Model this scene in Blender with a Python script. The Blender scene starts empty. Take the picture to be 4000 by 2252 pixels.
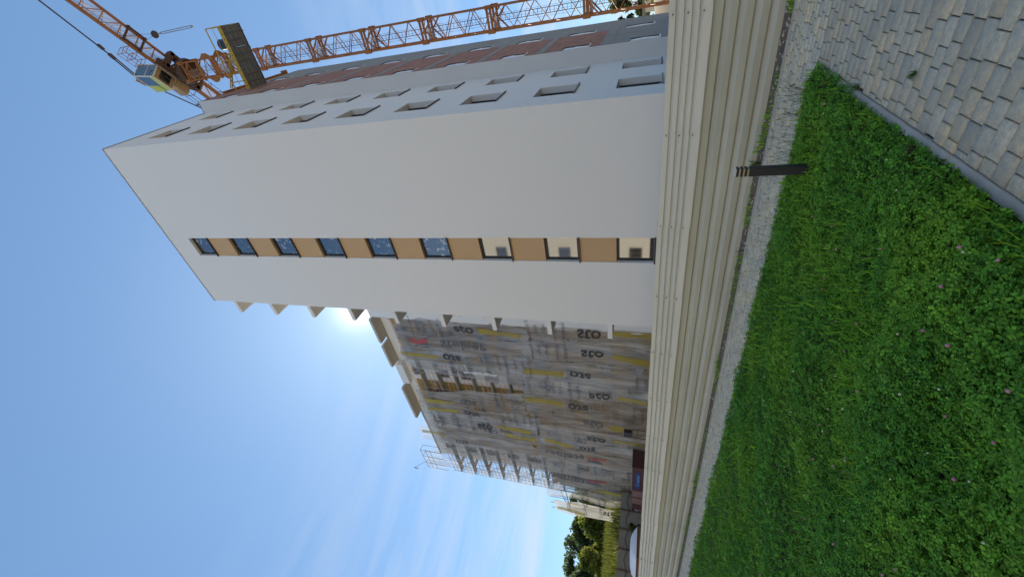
import bpy, math, random
import numpy as np
from mathutils import Vector, Matrix
random.seed(7)
rng = np.random.default_rng(11)
R = math.radians
sc = bpy.context.scene
COL = sc.collection

# ------------------------------------------------------------------ camera
# x runs along the white facade, y is depth, z is up; the phone was held on its side
CAMZ = 1.7
YAW, PIT, ROL = -0.66317595, 0.30988432, 0.03819987
f_ = Vector((math.sin(YAW)*math.cos(PIT), math.cos(YAW)*math.cos(PIT), math.sin(PIT)))
r0 = Vector((math.cos(YAW), -math.sin(YAW), 0)); u0 = r0.cross(f_)
r_ = r0*math.cos(ROL) + u0*math.sin(ROL)
u_ = -r0*math.sin(ROL) + u0*math.cos(ROL)
cam = bpy.data.cameras.new('camera')
cam.sensor_width = 36; cam.lens = 36*1619.6/4000
cam.clip_start = 0.05; cam.clip_end = 3000
cob = bpy.data.objects.new('camera', cam); COL.objects.link(cob)
m = Matrix.Identity(4)
for i, v in enumerate((-u_, r_, -f_)):
    for k in range(3): m[k][i] = v[k]
m[0][3], m[1][3], m[2][3] = 0, 0, CAMZ
cob.matrix_world = m
sc.camera = cob

# ------------------------------------------------------------------ light
SUN = Vector((-0.5267, 0.5866, 0.6152)).normalized()
el = math.asin(SUN.z); az = math.atan2(SUN.x, SUN.y)
w = bpy.data.worlds.new('World'); sc.world = w; w.use_nodes = True
nt = w.node_tree; N = nt.nodes; L = nt.links
for n in list(N): N.remove(n)
wo = N.new('ShaderNodeOutputWorld'); bg = N.new('ShaderNodeBackground')
sky = N.new('ShaderNodeTexSky'); sky.sky_type = 'NISHITA'; sky.sun_disc = False
sky.sun_elevation = el; sky.sun_rotation = az
sky.air_density = 1.0; sky.dust_density = 0.3; sky.ozone_density = 1.2
tc = N.new('ShaderNodeTexCoord')
mp = N.new('ShaderNodeMapping'); mp.inputs['Scale'].default_value = (1.5, 1.5, 13.0)
mp.inputs['Rotation'].default_value = (R(6), R(-7), 0)
no = N.new('ShaderNodeTexNoise'); no.inputs['Scale'].default_value = 1.6; no.inputs['Detail'].default_value = 7
no.inputs['Roughness'].default_value = 0.55; no.inputs['Distortion'].default_value = 0.4
cr = N.new('ShaderNodeValToRGB'); cr.color_ramp.elements[0].position = 0.40; cr.color_ramp.elements[1].position = 0.74
sx = N.new('ShaderNodeSeparateXYZ')
mr = N.new('ShaderNodeMapRange'); mr.inputs['From Min'].default_value = 0.70; mr.inputs['From Max'].default_value = 0.05
mr.inputs['To Min'].default_value = 0.0; mr.inputs['To Max'].default_value = 0.95
mu = N.new('ShaderNodeMath'); mu.operation = 'MULTIPLY'
mix = N.new('ShaderNodeMixRGB'); mix.inputs[2].default_value = (3.7, 4.1, 4.6, 1)
L.new(tc.outputs['Generated'], mp.inputs[0]); L.new(mp.outputs[0], no.inputs['Vector']); L.new(no.outputs[0], cr.inputs[0])
L.new(tc.outputs['Generated'], sx.inputs[0]); L.new(sx.outputs[2], mr.inputs[0])
L.new(cr.outputs[0], mu.inputs[0]); L.new(mr.outputs[0], mu.inputs[1])
gam = N.new('ShaderNodeGamma'); gam.inputs[1].default_value = 0.6
L.new(sky.outputs[0], gam.inputs[0])
tint = N.new('ShaderNodeMixRGB'); tint.blend_type = 'MULTIPLY'; tint.inputs[0].default_value = 1; tint.inputs[2].default_value = (0.86, 1.24, 1.62, 1)
L.new(gam.outputs[0], tint.inputs[1])
L.new(mu.outputs[0], mix.inputs[0]); L.new(tint.outputs[0], mix.inputs[1])
# bright aureole of thin cirrus around the sun
dp = N.new('ShaderNodeVectorMath'); dp.operation = 'DOT_PRODUCT'; dp.inputs[1].default_value = tuple(SUN)
nm = N.new('ShaderNodeVectorMath'); nm.operation = 'NORMALIZE'; L.new(tc.outputs['Generated'], nm.inputs[0]); L.new(nm.outputs[0], dp.inputs[0])
cl = N.new('ShaderNodeMath'); cl.operation = 'MAXIMUM'; cl.inputs[1].default_value = 0.0; L.new(dp.outputs['Value'], cl.inputs[0])
prev = mix.outputs[0]
for ex, st in ((1400, 5.0), (330, 0.8)):
    pw = N.new('ShaderNodeMath'); pw.operation = 'POWER'; pw.inputs[1].default_value = ex; L.new(cl.outputs[0], pw.inputs[0])
    ad_ = N.new('ShaderNodeMixRGB'); ad_.blend_type = 'ADD'; ad_.inputs[2].default_value = (st, st*.98, st*.95, 1)
    L.new(pw.outputs[0], ad_.inputs[0]); L.new(prev, ad_.inputs[1]); prev = ad_.outputs[0]
L.new(prev, bg.inputs[0]); bg.inputs[1].default_value = 0.12
L.new(bg.outputs[0], wo.inputs[0])
sl = bpy.data.lights.new('sun', 'SUN'); sl.energy = 5.0; sl.angle = R(0.53); sl.color = (1, 0.93, 0.82)
so = bpy.data.objects.new('sun', sl); COL.objects.link(so)
so.rotation_mode = 'QUATERNION'; so.rotation_quaternion = SUN.to_track_quat('Z', 'Y')
sc.view_settings.view_transform = 'Standard'; sc.view_settings.look = 'None'
sc.view_settings.exposure = 0.74; sc.view_settings.gamma = 1
sc.view_settings.use_curve_mapping = False
sc.render.engine = 'CYCLES'
sc.cycles.use_denoising = True
sc.cycles.max_bounces = 7; sc.cycles.transparent_max_bounces = 24
sc.cycles.sample_clamp_indirect = 6

# ------------------------------------------------------------------ materials
def mat(name, col, rough=0.7, noise=None, bump=None, metal=0.0, spec=0.5, attr=None, transl=0.0, stretch=(1, 1, 1)):
    """noise = (scale, amount, second colour) ; bump = (scale, strength, distance)"""
    M = bpy.data.materials.new(name); M.use_nodes = True
    n = M.node_tree.nodes; l = M.node_tree.links
    p = n['Principled BSDF']; p.inputs['Roughness'].default_value = rough
    p.inputs['Metallic'].default_value = metal; p.inputs['Specular IOR Level'].default_value = spec
    p.inputs['Base Color'].default_value = (*col, 1)
    tcn = n.new('ShaderNodeTexCoord'); mpp = n.new('ShaderNodeMapping'); mpp.inputs['Scale'].default_value = stretch
    l.new(tcn.outputs['Object'], mpp.inputs[0])
    last = None
    if attr:
        a = n.new('ShaderNodeAttribute'); a.attribute_name = attr; last = a.outputs['Color']
    if noise:
        t = n.new('ShaderNodeTexNoise'); t.inputs['Scale'].default_value = noise[0]; t.inputs['Detail'].default_value = 6
        t.inputs['Roughness'].default_value = 0.6
        l.new(mpp.outputs[0], t.inputs['Vector'])
        c = n.new('ShaderNodeValToRGB'); c.color_ramp.elements[0].position = 0.35; c.color_ramp.elements[1].position = 0.68
        l.new(t.outputs[0], c.inputs[0])
        mm = n.new('ShaderNodeMath'); mm.operation = 'MULTIPLY'; mm.inputs[1].default_value = noise[1]
        l.new(c.outputs[0], mm.inputs[0])
        x = n.new('ShaderNodeMixRGB'); l.new(mm.outputs[0], x.inputs[0])
        x.inputs[1].default_value = (*col, 1); x.inputs[2].default_value = (*noise[2], 1)
        if last: l.new(last, x.inputs[1])
        last = x.outputs[0]
    if last: l.new(last, p.inputs['Base Color'])
    if bump:
        t2 = n.new('ShaderNodeTexNoise'); t2.inputs['Scale'].default_value = bump[0]; t2.inputs['Detail'].default_value = 4
        l.new(mpp.outputs[0], t2.inputs['Vector'])
        b = n.new('ShaderNodeBump'); b.inputs['Strength'].default_value = bump[1]; b.inputs['Distance'].default_value = bump[2]
        l.new(t2.outputs[0], b.inputs['Height']); l.new(b.outputs[0], p.inputs['Normal'])
    if transl:
        tr = n.new('ShaderNodeBsdfTranslucent'); tr.inputs[0].default_value = (*col, 1)
        if last: l.new(last, tr.inputs[0])
        s = n.new('ShaderNodeMixShader'); s.inputs[0].default_value = transl
        o = n['Material Output']
        l.new(p.outputs[0], s.inputs[1]); l.new(tr.outputs[0], s.inputs[2]); l.new(s.outputs[0], o.inputs[0])
    return M

def foil(name, col, clear, dark):
    M = bpy.data.materials.new(name); M.use_nodes = True
    n = M.node_tree.nodes; l = M.node_tree.links
    for q in list(n): n.remove(q)
    o = n.new('ShaderNodeOutputMaterial'); tcn = n.new('ShaderNodeTexCoord')
    mpp = n.new('ShaderNodeMapping'); mpp.inputs['Scale'].default_value = (3.2, 1, 0.16)
    l.new(tcn.outputs['Object'], mpp.inputs[0])
    t = n.new('ShaderNodeTexNoise'); t.inputs['Scale'].default_value = 1.5; t.inputs['Detail'].default_value = 9; t.inputs['Roughness'].default_value = 0.65
    t.inputs['Distortion'].default_value = 0.6
    l.new(mpp.outputs[0], t.inputs['Vector'])
    c = n.new('ShaderNodeValToRGB'); c.color_ramp.elements[0].position = 0.36; c.color_ramp.elements[1].position = 0.66
    c.color_ramp.elements[0].color = (*dark, 1); c.color_ramp.elements[1].color = (*col, 1)
    t2 = n.new('ShaderNodeTexNoise'); t2.inputs['Scale'].default_value = 0.55; t2.inputs['Detail'].default_value = 4
    mp2 = n.new('ShaderNodeMapping'); mp2.inputs['Rotation'].default_value = (0, R(28), 0); mp2.inputs['Scale'].default_value = (1.6, 1, .5)
    l.new(tcn.outputs['Object'], mp2.inputs[0])
    oi = n.new('ShaderNodeObjectInfo'); ad = n.new('ShaderNodeVectorMath'); l.new(mp2.outputs[0], ad.inputs[0]); l.new(oi.outputs['Location'], ad.inputs[1]); l.new(ad.outputs[0], t2.inputs['Vector'])
    av = n.new('ShaderNodeMath'); av.operation = 'MULTIPLY_ADD'; av.inputs[1].default_value = .55; l.new(t.outputs[0], av.inputs[0])
    hv = n.new('ShaderNodeMath'); hv.operation = 'MULTIPLY'; hv.inputs[1].default_value = .45; l.new(t2.outputs[0], hv.inputs[0]); l.new(hv.outputs[0], av.inputs[2])
    l.new(av.outputs[0], c.inputs[0])
    d = n.new('ShaderNodeBsdfDiffuse'); tr = n.new('ShaderNodeBsdfTranslucent'); g = n.new('ShaderNodeBsdfGlossy')
    g.inputs['Roughness'].default_value = 0.32; g.inputs[0].default_value = (0.9, 0.9, 0.92, 1)
    l.new(c.outputs[0], d.inputs[0]); l.new(c.outputs[0], tr.inputs[0])
    b = n.new('ShaderNodeBump'); b.inputs['Strength'].default_value = 0.7; b.inputs['Distance'].default_value = 0.12
    l.new(t.outputs[0], b.inputs['Height'])
    for s in (d, g): l.new(b.outputs[0], s.inputs['Normal'])
    m1 = n.new('ShaderNodeMixShader'); m1.inputs[0].default_value = 0.45
    l.new(d.outputs[0], m1.inputs[1]); l.new(tr.outputs[0], m1.inputs[2])
    m2 = n.new('ShaderNodeMixShader'); m2.inputs[0].default_value = 0.10
    l.new(m1.outputs[0], m2.inputs[1]); l.new(g.outputs[0], m2.inputs[2])
    tp = n.new('ShaderNodeBsdfTransparent'); m3 = n.new('ShaderNodeMixShader')
    cm = n.new('ShaderNodeMapRange'); cm.inputs['From Min'].default_value = 0.36; cm.inputs['From Max'].default_value = 0.64
    cm.inputs['To Min'].default_value = min(1, clear*1.6); cm.inputs['To Max'].default_value = clear*0.45
    l.new(av.outputs[0], cm.inputs[0]); l.new(cm.outputs[0], m3.inputs[0])
    l.new(m2.outputs[0], m3.inputs[1]); l.new(tp.outputs[0], m3.inputs[2]); l.new(m3.outputs[0], o.inputs[0])
    return M

def glass(name, base, smear=0.0):
    M = mat(name, base, 0.04, spec=0.9)
    n = M.node_tree.nodes; l = M.node_tree.links; p = n['Principled BSDF']; p.inputs['IOR'].default_value = 2.3
    if smear:
        tcn = n.new('ShaderNodeTexCoord'); t = n.new('ShaderNodeTexNoise'); t.inputs['Scale'].default_value = 3.4; t.inputs['Detail'].default_value = 5
        t.inputs['Distortion'].default_value = 1.2
        oi = n.new('ShaderNodeObjectInfo'); ad = n.new('ShaderNodeVectorMath')
        l.new(tcn.outputs['Object'], ad.inputs[0]); l.new(oi.outputs['Location'], ad.inputs[1]); l.new(ad.outputs[0], t.inputs['Vector'])
        c = n.new('ShaderNodeValToRGB'); c.color_ramp.elements[0].position = 0.60; c.color_ramp.elements[1].position = 0.66
        l.new(t.outputs[0], c.inputs[0])
        x = n.new('ShaderNodeMixRGB'); x.inputs[1].default_value = (*base, 1); x.inputs[2].default_value = (0.55, 0.57, 0.6, 1)
        mm = n.new('ShaderNodeMath'); mm.operation = 'MULTIPLY'; mm.inputs[1].default_value = smear
        l.new(c.outputs[0], mm.inputs[0]); l.new(mm.outputs[0], x.inputs[0]); l.new(x.outputs[0], p.inputs['Base Color'])
        rr = n.new('ShaderNodeMapRange'); rr.inputs['To Min'].default_value = 0.04; rr.inputs['To Max'].default_value = 0.6
        l.new(mm.outputs[0], rr.inputs[0]); l.new(rr.outputs[0], p.inputs['Roughness'])
    return M

def bricks(name):
    M = mat(name, (0.33, 0.14, 0.09), 0.85)
    n = M.node_tree.nodes; l = M.node_tree.links; p = n['Principled BSDF']
    tcn = n.new('ShaderNodeTexCoord'); sp = n.new('ShaderNodeSeparateXYZ'); cb = n.new('ShaderNodeCombineXYZ')
    l.new(tcn.outputs['Object'], sp.inputs[0]); l.new(sp.outputs[1], cb.inputs[0]); l.new(sp.outputs[2], cb.inputs[1])
    b = n.new('ShaderNodeTexBrick'); l.new(cb.outputs[0], b.inputs['Vector'])
    b.inputs['Scale'].default_value = 1.0; b.inputs['Brick Width'].default_value = 0.5; b.inputs['Row Height'].default_value = 0.25
    b.inputs['Mortar Size'].default_value = 0.018; b.inputs['Color1'].default_value = (0.36, 0.15, 0.10, 1)
    b.inputs['Color2'].default_value = (0.25, 0.105, 0.075, 1); b.inputs['Mortar'].default_value = (0.20, 0.17, 0.15, 1)
    l.new(b.outputs[0], p.inputs['Base Color'])
    return M

PL = (0.715, 0.71, 0.71)
M_ = dict(
 plaster=mat('white_plaster', PL, 0.9, (0.22, 0.25, (0.68, 0.675, 0.67)), (130, 0.5, 0.01)),
 plaster_old=mat('cream_plaster', (0.68, 0.62, 0.50), 0.9, (0.3, 0.3, (0.62, 0.57, 0.47)), (60, 0.3, 0.01)),
 brown=mat('brown_render', (0.53, 0.35, 0.195), 0.9, (1.5, 0.35, (0.48, 0.315, 0.175)), (160, 0.5, 0.008)),
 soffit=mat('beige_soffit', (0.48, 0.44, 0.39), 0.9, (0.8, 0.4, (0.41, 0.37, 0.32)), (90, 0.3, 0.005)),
 anthracite=mat('anthracite_frame', (0.022, 0.022, 0.025), 0.45),
 sill=mat('dark_sill', (0.035, 0.022, 0.025), 0.4),
 glass=glass('window_glass', (0.012, 0.016, 0.02)),
 smear=glass('smeared_glass', (0.012, 0.018, 0.028), 0.75),
 concrete=mat('raw_concrete', (0.27, 0.265, 0.255), 0.9, (0.9, 0.7, (0.19, 0.19, 0.19)), (14, 0.35, 0.02), stretch=(1, 1, 0.35)),
 greyboard=mat('grey_insulation', (0.25, 0.255, 0.26), 0.9, (0.5, 0.7, (0.19, 0.2, 0.205)), (9, 0.25, 0.01), stretch=(1, 0.6, 2.5)),
 brick=bricks('red_blocks'),
 film=mat('white_film', (0.72, 0.74, 0.78), 0.35, (2, 0.5, (0.5, 0.52, 0.58)), (5, 0.6, 0.06)),
 yellowboard=mat('yellow_insulation', (0.40, 0.26, 0.06), 0.9, (1.2, 0.6, (0.25, 0.14, 0.035)), (20, 0.3, 0.01)),
 foil=foil('grey_foil', (0.78, 0.755, 0.735), 0.44, (0.40, 0.375, 0.36)),
 foil_b=foil('brownish_foil', (0.70, 0.64, 0.57), 0.46, (0.33, 0.285, 0.24)),
 foil_l=foil('pale_foil', (0.78, 0.72, 0.62), 0.30, (0.55, 0.5, 0.43)),
 net=foil('clear_net', (0.66, 0.65, 0.63), 0.72, (0.5, 0.48, 0.45)),
 scrap=mat('white_scrap', (0.8, 0.8, 0.8), 0.6, None, (4, 0.8, 0.1), transl=0.3),
 black_ink=mat('black_print', (0.025, 0.025, 0.03), 0.6),
 grey_ink=mat('faded_print', (0.11, 0.11, 0.125), 0.6),
 yellow_ink=mat('yellow_print', (0.46, 0.35, 0.03), 0.6, (1.4, 0.9, (0.30, 0.23, 0.04)), stretch=(3, 1, 0.3)),
 red_ink=mat('red_print', (0.5, 0.07, 0.09), 0.6),
 steel=mat('galvanised_steel', (0.34, 0.34, 0.35), 0.5, metal=0.4),
 orange=mat('orange_rail', (0.62, 0.27, 0.11), 0.6),
 deck=mat('scaffold_deck', (0.36, 0.29, 0.21), 0.85, (3, 0.6, (0.25, 0.2, 0.15))),
 crane=mat('crane_paint', (0.35, 0.130, 0.028), 0.6, (2.5, 0.6, (0.22, 0.085, 0.028))),
 crane_dark=mat('dark_crane_steel', (0.075, 0.035, 0.018), 0.65, (2, 0.5, (0.04, 0.02, 0.012))),
 mesh_deck=foil('grey_mesh_deck', (0.42, 0.41, 0.44), 0.50, (0.34, 0.33, 0.36)),
 cab_white=mat('cab_white', (0.62, 0.62, 0.58), 0.4),
 cab_sign=mat('cab_sign', (0.52, 0.56, 0.09), 0.5),
 cab_tan=mat('cab_underside', (0.36, 0.24, 0.13), 0.7, (2, 0.5, (0.27, 0.18, 0.1))),
 rope=mat('steel_rope', (0.06, 0.055, 0.055), 0.5),
 platform=mat('platform_boards', (0.135, 0.155, 0.175), 0.9, (1.6, 0.7, (0.09, 0.105, 0.12)), (10, 0.4, 0.02)),
 platline=mat('board_seam', (0.32, 0.33, 0.32), 0.9),
 rail_yellow=mat('yellow_rail', (0.55, 0.36, 0.03), 0.55, (2, 0.4, (0.42, 0.26, 0.03))),
 tank=mat('blue_drum', (0.03, 0.045, 0.09), 0.4),
 fence=mat('cream_sheet_metal', (0.52, 0.52, 0.475), 0.30, (0.55, 0.6, (0.41, 0.41, 0.37)), (1.3, 0.12, 0.03), spec=0.5, stretch=(0.6, 1, 2)),
 fence_low=mat('dull_sheet_metal', (0.45, 0.455, 0.395), 0.34, (0.8, 0.7, (0.34, 0.34, 0.285)), (1.3, 0.12, 0.03), stretch=(0.5, 1, 3)),
 rivet=mat('rivet', (0.06, 0.06, 0.06), 0.5),
 stone=mat('paving_stone', (0.3, 0.3, 0.3), 0.68, (26, 0.62, (0.27, 0.265, 0.245)), (90, 0.9, 0.01), attr='tint'),
 joint=mat('joint_sand', (0.02, 0.02, 0.016), 0.95, (9, 0.5, (0.03, 0.045, 0.015))),
 kerb=mat('kerb_concrete', (0.42, 0.40, 0.36), 0.8, (6, 0.6, (0.30, 0.29, 0.265)), (80, 0.4, 0.004)),
 soil=mat('soil', (0.075, 0.06, 0.04), 0.95, (8, 0.8, (0.03, 0.04, 0.015)), (25, 0.8, 0.03)),
 dirt=mat('dirt', (0.21, 0.155, 0.11), 0.95, (7, 0.8, (0.09, 0.075, 0.05)), (40, 0.8, 0.03)),
 field=mat('dry_field', (0.15, 0.14, 0.05), 0.95, (0.35, 0.8, (0.10, 0.12, 0.025)), (1.5, 0.9, 0.3)),
 sand=mat('site_sand', (0.30, 0.24, 0.16), 0.95, (0.5, 0.6, (0.22, 0.18, 0.12))),
 blade=mat('grass_blade', (0.06, 0.14, 0.02), 0.7, spec=0.15, attr='tint', transl=0.35),
 clover=mat('clover_leaf', (0.04, 0.12, 0.02), 0.7, spec=0.12, attr='tint', transl=0.28),
 leaf=mat('tree_leaf', (0.06, 0.09, 0.02), 0.6, attr='tint', transl=0.55),
 bark=mat('bark', (0.09, 0.07, 0.05), 0.9, (4, 0.6, (0.05, 0.04, 0.03))),
 pink=mat('pink_petals', (0.55, 0.20, 0.34), 0.7, (60, 0.5, (0.62, 0.36, 0.46)), transl=0.25),
 cream=mat('cream_petals', (0.72, 0.70, 0.52), 0.7, transl=0.25),
 bollard=mat('black_powder_coat', (0.010, 0.012, 0.019), 0.5, None, (300, 0.2, 0.002)),
 bollard_top=mat('bollard_cap', (0.45, 0.45, 0.48), 0.35),
 gold=mat('light_slit', (0.36, 0.29, 0.18), 0.35),
 maroon=mat('maroon_container', (0.10, 0.035, 0.035), 0.7, (2, 0.5, (0.06, 0.025, 0.025))),
 rosy=mat('faded_container', (0.25, 0.15, 0.14), 0.8, (1.5, 0.6, (0.18, 0.11, 0.10))),
 blue=mat('blue_sign', (0.015, 0.05, 0.22), 0.5),
 pale_blue=mat('pale_blue_print', (0.22, 0.36, 0.62), 0.5),
 wallgrey=mat('grey_panel_wall', (0.25, 0.235, 0.20), 0.9, (1.2, 0.6, (0.18, 0.17, 0.15)), stretch=(1, 1, 4)),
 tarp=mat('white_tarpaulin', (0.70, 0.71, 0.75), 0.5, (1.1, 0.5, (0.58, 0.60, 0.66)), (2, 0.3, 0.05)),
 rust=mat('rusty_skip', (0.30, 0.15, 0.045), 0.8, (2, 0.7, (0.13, 0.05, 0.03))),
 wood=mat('brown_wood', (0.13, 0.07, 0.04), 0.7),
 skin=mat('skin', (0.45, 0.28, 0.2), 0.6), cloth_dark=mat('dark_clothes', (0.03, 0.035, 0.05), 0.9),
 cloth_white=mat('white_clothes', (0.65, 0.64, 0.66), 0.9), cloth_red=mat('red_trim', (0.25, 0.04, 0.06), 0.9),
)

for k_, a_ in (('black_ink', .86), ('grey_ink', .68), ('yellow_ink', .72), ('red_ink', .66)):
    M_[k_].node_tree.nodes['Principled BSDF'].inputs['Alpha'].default_value = a_
# ------------------------------------------------------------------ helpers
ORG = {}
class MB:
    def __init__(s): s.v = []; s.f = []; s.mi = []
    def add(s, vs, fs, k=0):
        o = len(s.v); s.v += [tuple(p) for p in vs]
        s.f += [tuple(i+o for i in q) for q in fs]; s.mi += [k]*len(fs); return s
    def quad(s, a, b, c, d, k=0): return s.add((a, b, c, d), ((0, 1, 2, 3),), k)
    def box(s, x0, x1, y0, y1, z0, z1, k=0):
        return s.add([(x, y, z) for x in (x0, x1) for y in (y0, y1) for z in (z0, z1)],
                     [(0, 1, 3, 2), (4, 6, 7, 5), (0, 4, 5, 1), (2, 3, 7, 6), (0, 2, 6, 4), (1, 5, 7, 3)], k)
    def tube(s, a, b, r, n=6, k=0, r2=None):
        a = Vector(a); b = Vector(b); d = (b-a)
        if d.length < 1e-6: return s
        d.normalize(); p = d.orthogonal().normalized(); q = d.cross(p)
        r2 = r if r2 is None else r2; vs = []
        for c, rr in ((a, r), (b, r2)):
            for i in range(n):
                t = 2*math.pi*(i+0.5)/n; vs.append(c + p*math.cos(t)*rr + q*math.sin(t)*rr)
        fs = [(i, (i+1) % n, n+(i+1) % n, n+i) for i in range(n)] + [tuple(range(n-1, -1, -1)), tuple(range(n, 2*n))]
        return s.add(vs, fs, k)
    def beam(s, a, b, w, h, k=0, up=Vector((0, 0, 1))):
        a = Vector(a); b = Vector(b); d = (b-a).normalized()
        side = d.cross(up)
        if side.length < 1e-3: side = d.cross(Vector((1, 0, 0)))
        side.normalize(); v = side.cross(d)
        vs = [c + side*sx_*w/2 + v*sy_*h/2 for c in (a, b) for sx_, sy_ in ((-1, -1), (1, -1), (1, 1), (-1, 1))]
        return s.add(vs, [(0, 1, 5, 4), (1, 2, 6, 5), (2, 3, 7, 6), (3, 0, 4, 7), (3, 2, 1, 0), (4, 5, 6, 7)], k)
    def ball(s, c, rx, ry, rz, nu=8, nv=6, k=0):
        vs = []
        for j in range(nv+1):
            ph = math.pi*j/nv
            for i in range(nu):
                t = 2*math.pi*i/nu
                vs.append((c[0]+rx*math.sin(ph)*math.cos(t), c[1]+ry*math.sin(ph)*math.sin(t), c[2]+rz*math.cos(ph)))
        fs = [(j*nu+i, j*nu+(i+1) % nu, (j+1)*nu+(i+1) % nu, (j+1)*nu+i) for j in range(nv) for i in range(nu)]
        return s.add(vs, fs, k)
    def build(s, name, mats, parent=None, loc=None, smooth=False):
        o_ = Vector(loc) if loc is not None else (ORG[parent.name] if parent else Vector((0, 0, 0)))
        me = bpy.data.meshes.new(name)
        me.from_pydata([tuple(Vector(p)-o_) for p in s.v], [], s.f)
        for q in (mats if isinstance(mats, (list, tuple)) else [mats]): me.materials.append(q)
        if any(s.mi): me.polygons.foreach_set('material_index', s.mi)
        if smooth: me.polygons.foreach_set('use_smooth', [True]*len(me.polygons))
        me.update()
        return link(name, me, parent, o_)
def link(name, me, parent, org):
    ob = bpy.data.objects.new(name, me); COL.objects.link(ob)
    org = Vector(org)
    if parent: ob.parent = parent; ob.location = org - ORG[parent.name]
    else: ob.location = org
    ORG[ob.name] = org
    return ob
def tag(o, label=None, cat=None, group=None, kind=None):
    if label: o['label'] = label
    if cat: o['category'] = cat
    if group: o['group'] = group
    if kind: o['kind'] = kind
    return o
def thing(name, loc, label, cat, group=None):
    o = bpy.data.objects.new(name, None); COL.objects.link(o); o.location = loc; o.empty_display_size = 0.2
    ORG[o.name] = Vector(loc)
    return tag(o, label, cat, group)
def copy_tree(o, parent, delta):
    c = o.copy(); COL.objects.link(c); c.parent = parent
    c.location = o.location + Vector(delta)
    ORG[c.name] = ORG[o.name] + Vector(delta)
    for ch in list(o.children):
        d = ch.copy(); COL.objects.link(d); d.parent = c; ORG[d.name] = ORG[ch.name] + Vector(delta)
    return c
def npmesh(name, v, f, mats, tint=None, parent=None, org=(0, 0, 0)):
    v = np.asarray(v, dtype=np.float32); f = np.asarray(f, dtype=np.int32)
    me = bpy.data.meshes.new(name); k = f.shape[1]
    me.vertices.add(len(v)); me.vertices.foreach_set('co', (v-np.asarray(org, dtype=np.float32)).ravel())
    me.loops.add(f.size); me.loops.foreach_set('vertex_index', f.ravel())
    me.polygons.add(len(f)); me.polygons.foreach_set('loop_start', np.arange(0, f.size, k, dtype=np.int32))
    me.update(calc_edges=True)
    if tint is not None:
        a = me.color_attributes.new('tint', 'FLOAT_COLOR', 'POINT')
        c = np.ones((len(v), 4), dtype=np.float32); c[:, :3] = tint; a.data.foreach_set('color', c.ravel())
    me.materials.append(mats)
    return link(name, me, parent, org)
def wall_grid(mb, axis, plane, a0, a1, z0, z1, holes, k=0):
    """flat wall with rectangular openings; axis 'x': wall spans x at y=plane"""
    A = sorted({a0, a1} | {h[0] for h in holes} | {h[1] for h in holes})
    Z = sorted({z0, z1} | {h[2] for h in holes} | {h[3] for h in holes})
    for i in range(len(A)-1):
        for j in range(len(Z)-1):
            ca = (A[i]+A[i+1])/2; cz = (Z[j]+Z[j+1])/2
            if any(h[0] < ca < h[1] and h[2] < cz < h[3] for h in holes): continue
            P = [(A[i], Z[j]), (A[i+1], Z[j]), (A[i+1], Z[j+1]), (A[i], Z[j+1])]
            mb.add([(a, plane, z) if axis == 'x' else (plane, a, z) for a, z in P], ((0, 1, 2, 3),), k)
def reveal(mb, axis, plane, depth, h, k=0):
    a0, a1, z0, z1 = h
    P = [(a0, z0), (a1, z0), (a1, z1), (a0, z1)]
    for i in range(4):
        p, q = P[i], P[(i+1) % 4]
        vs = [(p[0], plane, p[1]), (q[0], plane, q[1]), (q[0], plane+depth, q[1]), (p[0], plane+depth, p[1])]
        if axis == 'y': vs = [(v[1], v[0], v[2]) for v in vs]
        mb.add(vs, ((0, 1, 2, 3),), k)
_txt = {}
def text_mesh(body, bold=0.0):
    key = (body, bold)
    if key not in _txt:
        cu = bpy.data.curves.new('lettering', 'FONT'); cu.body = body; cu.size = 1.0; cu.offset = bold
        cu.align_x = 'CENTER'; cu.align_y = 'CENTER'; cu.resolution_u = 3
        ob = bpy.data.objects.new('lettering', cu); COL.objects.link(ob)
        bpy.context.view_layer.update()
        me = bpy.data.meshes.new_from_object(ob)
        vs = np.array([v.co[:2] for v in me.vertices]); fs = [tuple(p.vertices) for p in me.polygons]
        bpy.data.objects.remove(ob); bpy.data.meshes.remove(me); bpy.data.curves.remove(cu)
        c = (vs.max(0)+vs.min(0))/2; _txt[key] = (vs-c, fs)
    return _txt[key]

# ------------------------------------------------------------------ ground
def sheet(name, x0, x1, y0, y1, z, m_, nx=1, ny=1):
    b = MB()
    for i in range(nx):
        for j in range(ny):
            xa, xb = x0+(x1-x0)*i/nx, x0+(x1-x0)*(i+1)/nx; ya, yb = y0+(y1-y0)*j/ny, y0+(y1-y0)*(j+1)/ny
            b.quad((xa, ya, z), (xb, ya, z), (xb, yb, z), (xa, yb, z))
    return tag(b.build(name, m_), kind='structure')
sheet('ground', -1500, 1500, -1500, 1500, -0.06, M_['sand'])
sheet('lawn_soil', -40, -1.28, -6, 5.72, -0.012, M_['soil'])
sheet('path_bed', -45, 6, 5.78, 7.10, -0.016, M_['joint'])
sheet('paving_bed', -1.22, 6, -6, 5.78, -0.020, M_['joint'])
sheet('dirt_strip', -60, 14, 7.16, 7.9, -0.008, M_['dirt'])
b = MB()
for y in np.arange(-1, 5.72, 1.0):
    b.box(-1.282, -1.222, y+0.003, min(y+0.997, 5.72), -0.2, 0.012+random.uniform(-.003, .003))
for x in np.arange(-45, -1.2, 1.0):
    b.box(x+.003, min(x+.997, -1.222), 5.722, 5.778, -0.2, 0.006)
for x in np.arange(-45, 6, 1.0):
    b.box(x+.003, x+.997, 7.102, 7.158, -0.2, 0.012+random.uniform(-.003, .003))
tag(b.build('kerb', M_['kerb']), kind='structure')

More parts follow.
